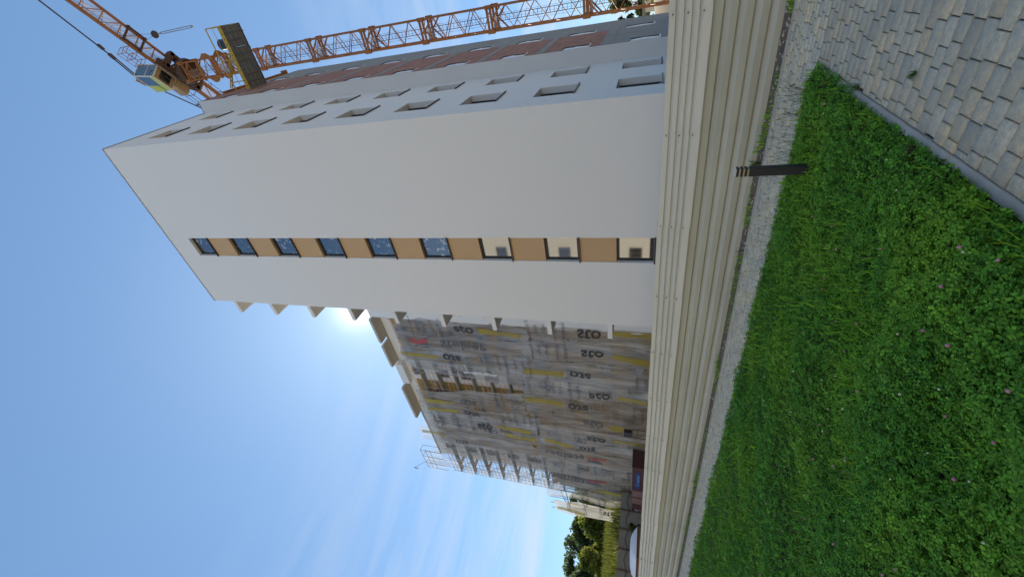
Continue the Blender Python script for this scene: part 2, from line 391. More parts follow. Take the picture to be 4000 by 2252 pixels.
def paving(name, x0, x1, y0, y1, tone=1.0):
    V = []; F = []; T = []
    ny = int(round((y1-y0)/0.12)); g = 0.0042; gy = 0.0024; bev = 0.004
    base = np.array([[.27, .28, .29], [.29, .30, .31], [.24, .255, .27], [.31, .31, .30], [.30, .285, .255], [.33, .30, .245], [.26, .25, .245], [.20, .215, .24], [.28, .285, .26]])
    pr = np.array([.16, .15, .12, .13, .13, .10, .09, .08, .04])
    for j in range(ny):
        ya = y0+j*0.12+gy; yb = y0+(j+1)*0.12-gy; x = x0-random.uniform(0, .15)
        while x < x1:
            ln = random.choice((.12, .14, .14, .16, .18, .20)); xa = max(x+g, x0+.001); xb = min(x+ln-g, x1-.001); x += ln
            if xb-xa < .02: continue
            z = random.uniform(-.0025, .0025); tl = random.uniform(-.0006, .0006); o = len(V); bv = bev
            V += [(xa, ya, -.03), (xb, ya, -.03), (xb, yb, -.03), (xa, yb, -.03),
                  (xa, ya, z-bv), (xb, ya, z-bv), (xb, yb, z-bv), (xa, yb, z-bv),
                  (xa+bv, ya+bv, z+tl), (xb-bv, ya+bv, z-tl), (xb-bv, yb-bv, z-tl), (xa+bv, yb-bv, z+tl)]
            F += [(o+8, o+9, o+10, o+11)]
            for a in range(4):
                c = (a+1) % 4; F += [(o+4+a, o+4+c, o+8+c, o+8+a), (o+a, o+c, o+4+c, o+4+a)]
            t = base[rng.choice(9, p=pr)]*rng.uniform(.86, 1.12)
            t2 = base[rng.choice(9, p=pr)]*rng.uniform(.86, 1.12)
            fl = [random.random()*.6 if random.random() < .6 else 0 for _ in range(4)]
            for q in range(12): T.append(t*(1-fl[q % 4])+t2*fl[q % 4])
    return tag(npmesh(name, V, F, M_['stone'], np.array(T)*np.array([1.98, 1.68, 1.18])*tone), kind='structure')
paving('pavement', -1.218, 4.2, 0.0, 5.76)
paving('path', -34, 4.2, 5.782, 7.10, 1.28)  # paler tone: sheen of the grazing view put into the stone tint

# ------------------------------------------------------------------ front apartment block
D = 14.76; XL, XB, XD = -13.45, -3.513, -2.82; YC, YE = 21.13, 30.2; ZT = 28.42
blk = thing('apartment_block', (-8.5, 20, 0), 'tall white plastered apartment block with a brown and window strip, nearest behind the hoarding', 'building')
sillz = [1.40+3.0*k for k in range(9)]
strip = (-9.95, -8.77, 1.40, 26.86)
sideh = [(y0, y1, s, s+1.52) for s in sillz for y0, y1 in ((16.03, 17.45), (19.28, 20.5))]
b = MB()
wall_grid(b, 'x', D, XL, XB, -0.5, ZT, [strip]); reveal(b, 'x', D, 0.22, strip)
b.build('front_wall', M_['plaster'], blk)
b = MB()
wall_grid(b, 'y', XB, D, YC, -0.5, ZT, sideh)
for h in sideh: reveal(b, 'y', XB, -0.30, h)
wall_grid(b, 'x', YC, XB, XD, -0.5, ZT, [])
b.quad((XL, D, -.5), (XL, 26.2, -.5), (XL, 26.2, ZT), (XL, D, ZT))
b.build('side_wall', M_['plaster'], blk)
b = MB(); b.add([(XL, D, ZT), (XB, D, ZT), (XB, YC, ZT), (XD, YC, ZT), (XD, YE, ZT-.35), (XL, YE, ZT-.35)], [(0, 1, 2, 3, 4, 5)])
b.build('roof', M_['concrete'], blk)
b = MB()   # metal flashing along the parapet
for p, q in (((XL-.02, D-.02), (XB+.02, D-.02)), ((XB+.02, D-.02), (XB+.02, YC-.02)), ((XB+.02, YC-.02), (XD+.02, YC-.02)), ((XL-.02, D-.02), (XL-.02, 26.2))):
    b.beam((p[0], p[1], ZT+.012), (q[0], q[1], ZT+.012), 0.04, 0.02)
b.build('parapet_flashing', M_['steel'], blk)
# lift shaft or wire stub on the roof edge
# window strip: windows and brown panels alternate
def front_window(k, parent):
    z = sillz[k]; t = z+1.46; yf = D+0.16; dirty = 3 <= k
    f = MB(); x0, x1 = -9.945, -8.775; fw = .085
    f.box(x0, x0+fw, yf, yf+.06, z, t); f.box(x1-fw, x1, yf, yf+.06, z, t)
    f.box(x0+fw, x1-fw, yf, yf+.06, z, z+fw); f.box(x0+fw, x1-fw, yf, yf+.06, t-.11, t)
    w_ = f.build('window', M_['anthracite'], parent, loc=(x0, yf, z))
    g = MB(); g.box(x0+fw, x1-fw, yf+.03, yf+.045, z+fw, t-.11)
    g.build('pane', M_['smear'] if dirty else M_['glass'], w_, loc=(x0, yf, z))
    s = MB(); s.box(x0-.03, x1+.03, D-.05, yf-.002, z-.03, z-.002); s.box(x0-.03, x1+.03, D-.055, D-.05, z-.06, z-.002)
    s.build('sill', M_['sill'], w_, loc=(x0, yf, z))
    return w_
for k in range(9): front_window(k, blk)
def brown(k):
    z0, z1 = sillz[k]+1.46, (sillz[k+1]-.03 if k < 8 else 26.86)
    if k < 8:
        p = MB(); p.box(-9.947, -8.773, D+.035, D+.25, z0+.002, z1-.002); p.build('brown_panel', M_['brown'], blk)
for k in range(8): brown(k)
# side windows, one of each kind then copies
def side_window(y0, y1, z):
    xf = XB-0.235; t = z+1.52; fw = .08
    f = MB(); f.box(xf-.06, xf, y0, y0+fw, z, t); f.box(xf-.06, xf, y1-fw, y1, z, t)
    f.box(xf-.06, xf, y0+fw, y1-fw, z, z+fw); f.box(xf-.06, xf, y0+fw, y1-fw, t-fw, t)
    w_ = f.build('window', M_['anthracite'], blk, loc=(xf, y0, z))
    g = MB(); g.box(xf-.045, xf-.03, y0+fw, y1-fw, z+fw, t-fw); g.build('pane', M_['glass'], w_, loc=(xf, y0, z))
    s = MB(); s.box(xf+.002, XB+.05, y0-.03, y1+.03, z-.025, z-.002); s.box(XB+.05, XB+.055, y0-.03, y1+.03, z-.055, z-.002)
    s.build('sill', M_['sill'], w_, loc=(xf, y0, z))
    return w_
for y0, y1 in ((16.03, 17.45), (19.28, 20.5)):
    w0 = side_window(y0, y1, sillz[0])
    for k in range(1, 9): copy_tree(w0, blk, (0, 0, 3.0*k))
# balconies sticking out on the left
bm_ = MB(); X0 = -14.64
bm_.box(X0, XL-.002, 15.05, 19.5, 3.32-.20, 3.32+.03)
balc = bm_.build('balcony', M_['plaster'], blk, loc=(XL, 15.05, 3.3))
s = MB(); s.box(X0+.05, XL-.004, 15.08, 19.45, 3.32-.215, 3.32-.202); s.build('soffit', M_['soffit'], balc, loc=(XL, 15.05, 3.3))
for k in range(1, 9): copy_tree(balc, blk, (0, 0, 3.0*k))
# unfinished side wall beyond the corner: block infill, concrete bands, grey boards
b = MB(); wall_grid(b, 'y', XD, 25.9, YE, -.5, ZT-.35, [(25.95, 26.75, s+.35, s+1.75) for s in sillz])
b.quad((XD, YE, -.5), (-13, YE, -.5), (-13, YE, ZT-.35), (XD, YE, ZT-.35))
b.build('grey_board_wall', M_['greyboard'], blk)
b = MB(); wall_grid(b, 'y', XD, YC+.04, 25.9, 3.75, ZT-.2, [(21.25, 22.0, s+.1, s+1.3) for s in sillz[1:]])
b.build('block_wall', M_['brick'], blk)
b = MB(); wall_grid(b, 'y', XD, YC+.04, 25.9, -.5, 3.75, [(21.25, 22.0, 1.5, 2.7)])
b.build('plinth_wall', M_['concrete'], blk)
for z0, z1, y1 in [(3.45, 3.95, 26.9)]+[(s+2.15, s+2.5, 25.9) for s in sillz[1:8]]:
    b = MB(); b.box(XD, XD+.012, YC+.05, y1, z0, min(z1, ZT-.36)); b.build('concrete_band', M_['concrete'], blk)
b = MB(); b.box(XD-.1, XD-.02, YC+.04, 28.5, ZT-.36, ZT-.02); b.build('roof_edge_beam', M_['concrete'], blk)
for s in sillz:
    for (y0, y1, dz0, dz1) in ((21.25, 22.0, .1, 1.3), (25.95, 26.75, .35, 1.75)):
        p = MB(); n_ = 8
        vs = []; fs = []
        for i in range(n_+1):
            for j in range(n_+1):
                bulge = .055*math.sin(math.pi*i/n_)*math.sin(math.pi*j/n_)*random.uniform(.3, 1.2)
                vs.append((XD-.04+bulge, y0+(y1-y0)*i/n_, s+dz0+(dz1-dz0)*j/n_))
        for i in range(n_):
            for j in range(n_): q = i*(n_+1)+j; fs.append((q, q+1, q+n_+2, q+n_+1))
        p.add(vs, fs); p.box(XD-.03, XD+.02, y0-.05, y1+.05, s+dz0-.06, s+dz0-.01)
        o = p.build('film_covered_window', M_['film'], blk, smooth=False)
# white finished bay where the rear wing joins
# ------------------------------------------------------------------ rear wing
YW = 27.3
rear = thing('apartment_wing', (-38, 30, 0), 'long rear apartment wing wrapped in printed plastic sheets, half hidden by the white block', 'building')
cols = ((-28.6, -27.0), (-31.6, -30.0), (-34.6, -33.2), (-43.9, -42.3), (-49.7, -48.3))
rh = [(a, c, s, s+1.55) for s in sillz for a, c in cols]
b = MB(); wall_grid(b, 'x', YW, -51.2, -24.8, -.5, 28.2, rh)
for h in rh: reveal(b, 'x', YW, .3, h)
b.quad((-51.2, YW, -.5), (-51.2, 38, -.5), (-51.2, 38, 28.2), (-51.2, YW, 28.2))
b.build('wall', M_['plaster'], rear)
b = MB(); b.box(-24.78, XL-.01, 26.16, 29, -.5, 28.25); b.build('white_bay', M_['plaster'], rear)
b = MB(); b.box(-51.25, -13.5, YW-.05, 38, 28.2, 28.42); b.build('roof', M_['concrete'], rear)
for (xa, xb) in ((-28.4, -25.0), (-32.1, -28.8), (-41.4, -35.7)):
    p = MB(); p.box(xa, xb, 26.0, YW-.06, 28.2, 28.44)
    p.quad((xa+.05, 26.05, 28.195), (xa+.05, YW-.07, 28.195), (xb-.05, YW-.07, 28.195), (xb-.05, 26.05, 28.195), 1)
    p.box(xa+.1, xb-.1, 26.01, 26.08, 28.44, 28.50)
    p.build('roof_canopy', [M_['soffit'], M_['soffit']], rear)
b = MB(); b.box(-35.5, -32.3, 26.6, YW-.06, 27.5, 28.44); b.build('white_parapet', M_['plaster'], rear)
for xa, xb in ((-32.0, -25.1), (-41.2, -35.3), (-47.8, -44.6)):
    p = MB(); wall_grid(p, 'x', YW-.03, xa, xb, .6, 27.0, [(c[0], c[1], s, s+1.55) for c in cols for s in sillz if c[0] > xa and c[1] < xb])
    p.build('insulation_panel', M_['yellowboard'], rear)
for s in sillz:
    for a, c in cols:
        f = MB(); yf = YW+.2
        f.box(a+.002, a+.09, yf, yf+.06, s, s+1.55); f.box(c-.09, c-.002, yf, yf+.06, s, s+1.55); f.box((a+c)/2-.04, (a+c)/2+.04, yf, yf+.06, s, s+1.55)
        f.box(a+.09, c-.09, yf+.002, yf+.058, s, s+.09); f.box(a+.09, c-.09, yf+.002, yf+.058, s+1.46, s+1.55)
        w_ = f.build('window', M_['anthracite'], rear)
        g = MB(); g.box(a+.09, c-.09, yf+.02, yf+.035, s+.09, s+1.46); g.build('pane', M_['glass'], w_)
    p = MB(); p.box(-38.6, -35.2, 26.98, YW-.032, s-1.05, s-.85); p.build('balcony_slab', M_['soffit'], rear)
annex = thing('low_annex', (-53, 31, 0), 'low unfinished concrete annex at the far end of the wrapped wing', 'building')
b = MB(); b.box(-54.6, -51.25, 27.6, 36, -.5, 12.3); b.build('wall', M_['concrete'], annex)
b = MB(); b.box(-54.7, -51.22, 27.5, 36.1, 12.3, 12.55); b.build('roof_slab', M_['concrete'], annex)

# ------------------------------------------------------------------ scaffold
LV = [2.40+2.07*k for k in range(12)]
YO, YI = 26.24, 26.92
scf = thing('scaffold', (-38, 26.5, 0), 'steel scaffold with orange guard rails along the wrapped rear wing', 'scaffolding')
xs = [-25.0-2.57*i for i in range(12)]
def std(x, y, z0, z1): b = MB(); b.tube((x, y, z0), (x, y, z1), .03, 6); b.build('standard', M_['steel'], scf)
for x in xs:
    std(x, YO, -.1, 26.4); std(x, YI, -.1, 26.4)
for kz, z in enumerate(LV):
    p = MB(); p.box(xs[-1], -25.0, YO+.04, YI-.04, z-.07, z); p.build('deck', M_['deck'], scf)
    for dz, mm in ((.5, 'orange'), (1.0, 'orange'), (.02, 'steel')):
        p = MB(); p.tube((-24.9, YO, z+dz), (xs[-1]-.1, YO, z+dz), .028 if dz > .1 else .045, 6); p.build('guard_rail', M_[mm], scf)
for i in range(0, 11, 2):
    p = MB()
    for kz in range(0, 11): p.tube((xs[i], YO-.02, LV[kz]), (xs[i+1], YO-.02, LV[kz+1]), .022, 5)
    p.build('diagonal_brace', M_['steel'], scf)
for z in (9.0, 15.0, 18.0):   # short orange brackets against the white bay
    p = MB()
    for q in (0, .55): p.tube((-24.9, YO, z+q), (-22.6, YO-.1, z+q), .05, 6)
    p.build('bracket', M_['orange'], scf)
# end scaffold wrapping round the left end, rising above the roof
es = thing('end_scaffold', (-52, 30, 0), 'bare scaffold tower with open decks at the far left end of the wrapped wing', 'scaffolding')
for x in (-52.5, -51.6):
    for y in (26.24, 28.8, 31.4, 34.0):
        p = MB(); p.tube((x, y, -.1), (x, y, 29.6), .03, 6); p.build('standard', M_['steel'], es)
for z in LV:
    p = MB(); p.box(-52.46, -51.64, 26.3, 34.0, z-.06, z); p.build('deck', M_['deck'], es)
    for dz in (.5, 1.0):
        p = MB(); p.tube((-52.5, 26.24, z+dz), (-52.5, 34.0, z+dz), .025, 6); p.tube((-52.5, 26.24, z+dz), (-51.6, 26.24, z+dz), .025, 6); p.build('guard_rail', M_['steel'], es)
p = MB()
for k in range(0, 11): p.tube((-52.52, 26.3 if k % 2 else 28.8, LV[k]), (-52.52, 28.8 if k % 2 else 26.3, LV[k+1]), .022, 5)
p.build('diagonal_brace', M_['steel'], es)
p = MB()
for x0 in (-53.4, -52.3, -50.6, -49.2):
    p.tube((x0, 26.1, 27.2), (x0, 26.1, 30.4), .03, 6); p.tube((x0, 26.9, 27.2), (x0, 26.9, 30.4), .03, 6)
    p.tube((x0, 26.1, 30.35), (x0, 26.9, 30.35), .03, 6)
for z in (28.9, 29.6, 30.35):
    p.tube((-53.5, 26.1, z), (-49.0, 26.1, z), .028, 6)
p.tube((-51.5, 26.1, 29.8), (-53.0, 25.4, 32.2), .03, 6); p.tube((-53.0, 25.4, 32.2), (-53.0, 25.4, 31.6), .08, 6)
p.build('top_guard_frame', M_['steel'], es)
p = MB()
for x0 in (-55.6, -57.2, -58.6):
    p.tube((x0, 26.3, -.1), (x0, 26.3, 12.9), .03, 6); p.tube((x0, 27.3, -.1), (x0, 27.3, 12.9), .03, 6)
for z in LV[:5]:
    p.tube((-55.0, 26.3, z), (-58.8, 26.3, z), .028, 6); p.tube((-54.9, 27.3, z+1.0), (-58.8, 26.3, z-.3), .05, 6); p.tube((-54.9, 27.3, z+.2), (-56.6, 26.3, z-.3), .06, 6)
p.build('outrigger_frame', M_['anthracite'], es)

# ------------------------------------------------------------------ printed plastic sheets hung on the scaffold
def ripple(x, z):
    return .05*math.sin(x*4.3+.6*math.sin(z*.45))+.022*math.sin(x*9.7+z*.53+1.3)+.05*math.sin(z*.9+x*.8)+.03*math.sin(x*2.6-z*1.7)+.09*abs(math.sin(x*1.35+z*.42))+.07*abs(math.sin(x*.8-z*.31+1))-.08
YF = 26.05
VAR = {'N': (lambda tx, ty: (ty, -tx)), 'R': (lambda tx, ty: (-ty, tx)), 'FV': (lambda tx, ty: (-ty, -tx)), 'FH': (lambda tx, ty: (ty, tx))}
BLK = {'N': (lambda tx, ty: (-tx, -ty)), 'R': (lambda tx, ty: (tx, ty)), 'FV': (lambda tx, ty: (tx, -ty)), 'FH': (lambda tx, ty: (-tx, ty))}
def print_on(par, name, body, X, Z, size, fn, m_, yb, bold=.0, lean=0.0):
    vs, fs = text_mesh(body, bold); b = MB()
    P = []
    for tx, ty in vs:
        dx, dz = fn(tx*size, ty*size); dx += lean*dz
        P.append((X+dx, yb-.055+ripple(X+dx, Z+dz), Z+dz))
    b.add(P, fs); return b.build(name, m_, par)
def bar_on(par, X0, Z0, X1, Z1, wd, m_, yb):
    b = MB(); n_ = 16; vs = []
    for i in range(n_+1):
        t = i/n_; z = Z0+(Z1-Z0)*t; xc = X0+(X1-X0)*t
        for j in range(4):
            x = xc+(j/3-.5)*wd; vs.append((x, yb-.045+ripple(x, z), z))
    b.add(vs, [(i*4+j, i*4+j+1, i*4+j+5, i*4+j+4) for i in range(n_) for j in range(3)])
    return b.build('yellow_bar', m_, par)
def sheet_on(label, corners, m_='foil', dy=0.0, sto=None, bar=None, block=None, stein=None, lit=False):
    """corners: (x right top, x left top, z top right, z top left, x right bottom, x left bottom, z bottom right, z bottom left)"""
    xr0, xl0, zr0, zl0, xr1, xl1, zr1, zl1 = corners
    yb = YF+dy; nx, nz = 14, 30; vs = []
    for i in range(nz+1):
        t = i/nz
        for j in range(nx+1):
            s = j/nx
            xr = xr0+(xr1-xr0)*t; xl = xl0+(xl1-xl0)*t; x = xr+(xl-xr)*s
            z = (zr0+(zl0-zr0)*s)*(1-t)+(zr1+(zl1-zr1)*s)*t
            if i == 0: z += .12*math.sin(x*3.1)
            if i == nz: z += .22*math.sin(x*2.3+1)
            if j in (0, nx): x += .10*math.sin(z*.9+j+xr0)+.05*math.sin(z*2.3+j)
            vs.append((x, yb+ripple(x, z), z))
    b = MB(); b.add(vs, [(i*(nx+1)+j, i*(nx+1)+j+1, (i+1)*(nx+1)+j+1, (i+1)*(nx+1)+j) for i in range(nz) for j in range(nx)])
    o = thing('scaffold_sheet', ((xr0+xl0)/2, yb, min(zr1, zl1)), label, 'plastic sheet', 'printed plastic sheets on the scaffold')
    b.build('sheet', M_[m_], o, smooth=True)
    if sto:
        v, X, Z = sto[:3]; print_on(o, 'lettering', 'sto', X, Z, sto[4] if len(sto) > 4 else 1.62, VAR[v], M_[sto[3] if len(sto) > 3 else 'black_ink'], yb, .022, .03)
    if bar: bar_on(o, *bar, .62, M_['yellow_ink'], yb)
    if block:
        v, X, Z, dn = block; fn = BLK[v]; i = 0
        for tx in ('\u2022 systemy', '  ociepleń', '\u2022 farby', '\u2022 tynki', 'www.sto.pl'):
            q = (i+ (1 if i > 1 else 0)*.4)*.72*dn
            print_on(o, 'lettering', tx, X, Z+q, .62, fn, M_['grey_ink'], yb, .0); i += 1
    if stein:
        v, X, Z, LX, LZ = stein
        print_on(o, 'lettering', 'steiner', X, Z, 1.75, VAR[v], M_['grey_ink'], yb, .02)
        sg = -1 if LZ > Z else 1
        for (pts, mm, nm) in (([(-.75, 1.0), (-.1, 1.0), (.15, .2), (.0, -.9), (-.55, -.9), (-.35, .1)], 'red_ink', 'red_logo'),
                              ([(.05, 1.0), (.75, .9), (.7, -.7), (.25, -.2)], 'grey_ink', 'grey_logo')):
            p = MB(); p.add([(LX-a*.95, yb-.055+ripple(LX-a*.95, LZ+c*1.1*sg), LZ+c*1.1*sg) for a, c in pts], [tuple(range(len(pts)))])
            p.build(nm, M_[mm], o)
    return o
S = sheet_on
# upper row
S('upper grey sheet beside the white wall, readable sideways black word and yellow bar', (-24.6, -26.9, 25.5, 26.0, -24.65, -26.7, 11.9, 11.7), sto=('N', -25.47, 18.0), bar=(-25.55, 16.5, -25.85, 12.5), block=('N', -25.6, 20.6, 1))
S('upper sheet with pinkish red logo and a mirrored grey word', (-26.8, -28.9, 25.9, 26.1, -26.6, -29.3, 11.2, 12.2), dy=.03, stein=('FV', -27.85, 18.6, -27.8, 23.6))
S('upper sheet with yellow bar above upside-down word, left of the red logo sheet', (-28.8, -30.9, 26.3, 26.4, -29.0, -31.0, 12.6, 12.6), dy=-.03, sto=('R', -29.67, 20.3), bar=(-29.63, 26.2, -29.76, 21.9), block=('R', -30.0, 15.2, -1))
S('upper creased sheet bordering the right side of the open gap', (-30.8, -32.0, 26.0, 25.6, -30.6, -33.2, 12.9, 13.0), 'foil_b', dy=.02, sto=('R', -31.75, 20.1, 'grey_ink', 1.35))
S('upper sheet bordering the left side of the open gap, with pale yellow bar', (-35.8, -38.2, 26.5, 26.8, -34.0, -38.0, 12.0, 13.3), 'foil_b', sto=('R', -36.98, 20.2, 'grey_ink'), bar=(-37.45, 26.0, -37.37, 22.1), block=('R', -35.9, 16.6, -1))
S('upper sheet with strong yellow bar over upside-down black word, left of the gap', (-38.1, -40.0, 26.7, 26.9, -37.9, -40.1, 11.8, 12.6), dy=-.03, sto=('R', -38.95, 20.2), bar=(-38.99, 26.0, -38.91, 22.0), block=('R', -38.9, 15.6, -1))
S('upper sheet with black word above a yellow bar, below the roof canopy end', (-39.9, -41.6, 26.9, 27.1, -40.0, -41.7, 12.5, 12.7), dy=.02, sto=('N', -40.95, 19.0, 'black_ink', 1.5), bar=(-40.9, 17.5, -40.97, 13.4), block=('FH', -40.9, 22.5, 1))
S('upper sheet with faint mirrored word and dull yellow bar near the far end', (-41.5, -43.3, 27.1, 27.4, -41.6, -43.5, 13.0, 12.4), 'foil_b', dy=-.02, sto=('FV', -42.1, 18.5, 'grey_ink', 1.5), bar=(-42.1, 16.8, -42.3, 13.0))
S('topmost sheet with a yellow bar at the far upper corner', (-43.2, -46.2, 28.6, 28.9, -43.4, -46.0, 13.5, 13.0), 'foil', bar=(-44.2, 28.4, -44.4, 25.1), sto=('R', -45.4, 23.1, 'grey_ink', 1.3))
# lower row
S('lower sheet at the foot of the white block with mirrored black word', (-24.5, -26.2, 11.9, 12.1, -24.55, -26.1, .3, .3), 'foil_b', sto=('FV', -25.02, 6.1), bar=(-24.75, 4.6, -24.8, 1.0), block=('FV', -25.0, 8.4, 1))
S('lower sheet with mirrored black word, second from the white block', (-26.1, -28.9, 12.6, 12.4, -26.0, -28.9, .3, .3), dy=.03, sto=('FV', -27.5, 5.95), bar=(-27.6, 4.2, -28.0, 1.0), block=('FV', -27.5, 8.4, 1))
S('lower sheet with long yellow bar above upside-down word', (-28.8, -31.9, 13.0, 12.9, -28.8, -31.8, .3, .3), dy=-.03, sto=('R', -30.4, 7.2), bar=(-30.54, 12.7, -30.52, 8.8), block=('R', -31.0, 2.0, -1))
S('lower sheet with readable product list and black word under the gap', (-31.8, -34.3, 13.1, 13.2, -31.7, -34.2, .3, .3), dy=.02, sto=('N', -33.1, 5.5), bar=(-33.26, 3.8, -33.5, 1.0), block=('N', -32.8, 7.6, 1))
S('lower brownish sheet with yellow bar above upside-down word', (-34.2, -36.6, 13.6, 13.5, -34.1, -36.6, .3, .3), 'foil_b', sto=('R', -35.3, 7.7), bar=(-35.0, 13.2, -35.15, 9.3), block=('R', -35.6, 2.2, -1))
S('lower sheet with mirrored word above the site gate machinery', (-36.5, -39.2, 13.0, 13.2, -36.5, -39.2, .3, .3), 'foil_b', dy=.03, sto=('FV', -37.9, 6.3, 'grey_ink'), bar=(-38.07, 4.6, -38.16, 2.2))
S('lower sheet with mirrored black word and drab bar, left of the machinery', (-39.1, -41.6, 12.8, 12.5, -39.0, -41.4, .3, .3), 'foil_b', dy=-.02, sto=('FV', -40.5, 6.1), bar=(-40.39, 4.4, -40.24, 1.2))
S('lower sheet with bright yellow bar above small upside-down word', (-41.5, -43.5, 12.7, 12.9, -41.3, -43.5, .3, .3), dy=.02, sto=('R', -42.6, 7.15, 'black_ink', 1.4), bar=(-42.2, 12.0, -42.6, 8.7))
S('lower sheet with rotated grey word over a red logo, right of the bare windows', (-43.4, -46.0, 13.0, 13.2, -43.4, -45.9, .3, .3), dy=-.02, stein=('R', -44.5, 10.0, -44.6, 6.2))
S('clear netting over the bare column of dark windows', (-46.0, -48.3, 27.6, 27.8, -45.9, -48.3, .5, .5), 'net')
S('lower sheet with rotated grey word over a red logo, left of the bare windows', (-48.2, -50.8, 13.2, 13.2, -48.2, -50.8, 1.5, 1.5), 'foil_b', dy=.02, stein=('R', -49.7, 9.6, -49.5, 6.2))
S('lower end sheet with mirrored word and drab yellow bar', (-50.7, -52.8, 13.3, 13.2, -50.7, -52.8, 1.5, 1.5), 'foil_b', dy=-.02, sto=('FV', -51.65, 8.1, 'grey_ink', 1.3), bar=(-51.6, 6.6, -51.35, 2.5))
S('brownish lower sheet at the far corner with faint word', (-52.7, -54.9, 13.1, 13.0, -52.7, -54.9, 1.5, 1.5), 'foil_b', dy=.02, sto=('FV', -53.5, 5.2, 'grey_ink', 1.3))
S('pale sunlit sheet hung on the outrigger frame at the far end', (-55.6, -59.0, 12.4, 12.2, -55.6, -59.4, 1.2, .8), 'foil_l', sto=('FV', -57.0, 5.0, 'black_ink', 1.4), bar=(-58.0, 12.0, -58.3, 8.2))
S('transparent netting round the bare end scaffold against the sky', (-48.2, -52.6, 28.0, 27.5, -48.2, -53.3, 13.2, 13.2), 'net', dy=-.04)
S('pinkish netting on the guard frame above the roof', (-49.0, -53.4, 30.2, 30.3, -49.0, -53.6, 28.0, 27.9), 'net', dy=.02)
# torn white scrap
b = MB(); vs = []; nn = 10
for i in range(nn+1):
    for j in range(4):
        vs.append((-31.3-.35*j/3*random.uniform(.4, 1.4)+random.uniform(-.12, .12), YF-.12-random.uniform(0, .12), 19.4-3.8*i/nn))
b.add(vs, [(i*4+j, i*4+j+1, i*4+j+5, i*4+j+4) for i in range(nn) for j in range(3)])
tag(b.build('torn_scrap', M_['scrap'], loc=(-31.4, YF-.1, 16)), 'crumpled white torn scrap hanging on the wrapped scaffold beside the gap', 'plastic scrap')

# ------------------------------------------------------------------ worker crouching on the scaffold deck in the gap
def person(loc):
    root = thing('person', loc, 'crouching worker in dark clothes with a white sleeve on the scaffold deck in the gap', 'person')
    me = bpy.data.meshes.new('body')
    J = [(0, 0, .42), (0, -.06, .62), (0, -.16, .88), (0, -.20, 1.0), (0, -.24, 1.10),            # pelvis spine neck head
         (-.13, 0, .40), (-.16, -.36, .48), (-.15, -.16, .08), (-.15, -.30, .04), (.13, 0, .40), (.16, -.36, .48), (.15, -.16, .08), (.15, -.30, .04),
         (-.2, -.16, .86), (-.30, -.30, .66), (-.28, -.50, .62), (.2, -.16, .86), (.34, -.22, .62), (.30, -.42, .55), (0, -.27, 1.2)]
    E_ = [(0, 1), (1, 2), (2, 3), (3, 4), (4, 19), (0, 5), (5, 6), (6, 7), (7, 8), (0, 9), (9, 10), (10, 11), (11, 12), (2, 13), (13, 14), (14, 15), (2, 16), (16, 17), (17, 18)]
    Rr = [.15, .15, .16, .06, .1, .09, .075, .05, .045, .09, .075, .05, .045, .065, .048, .038, .065, .048, .038, .085]
    me.from_pydata([tuple(p) for p in J], E_, []); me.materials.append(M_['cloth_dark'])
    o = link('body', me, root, loc)
    md = o.modifiers.new('skin', 'SKIN'); md.use_smooth_shade = True
    for i, v in enumerate(me.skin_vertices[0].data): v.radius = (Rr[i], Rr[i]); v.use_root = (i == 0)
    o.modifiers.new('sub', 'SUBSURF').levels = 1
    x, y, z = loc
    b = MB(); b.ball((x, y-.26, z+1.18), .125, .14, .13, 12, 8); b.build('hard_hat', M_['cloth_dark'], root, smooth=True)
    b = MB(); b.tube((x-.2, y-.16, z+.86), (x-.30, y-.30, z+.66), .085, 8); b.tube((x-.3, y-.3, z+.66), (x-.28, y-.48, z+.62), .07, 8); b.build('sleeve', M_['cloth_white'], root, smooth=True)
    b = MB(); b.tube((x, y-.06, z+.50), (x, y-.02, z+.60), .19, 10); b.build('belt', M_['cloth_red'], root)
    b = MB()
    for sx_, hx, hy, hz in ((-1, -.28, -.53, .61), (1, .30, -.45, .54)):
        b.ball((x+hx, y+hy, z+hz), .035, .045, .025, 8, 6)
        for q in range(4): b.tube((x+hx-.03+.02*q, y+hy-.03, z+hz), (x+hx-.03+.02*q, y+hy-.09+.01*abs(q-1), z+hz-.03), .009, 5)
        b.tube((x+hx+.035*sx_*-1, y+hy, z+hz), (x+hx+.055*sx_*-1, y+hy-.05, z+hz-.01), .01, 5)
    b.build('hands', M_['skin'], root)
    return root
person((-36.0, 26.62, LV[10]))

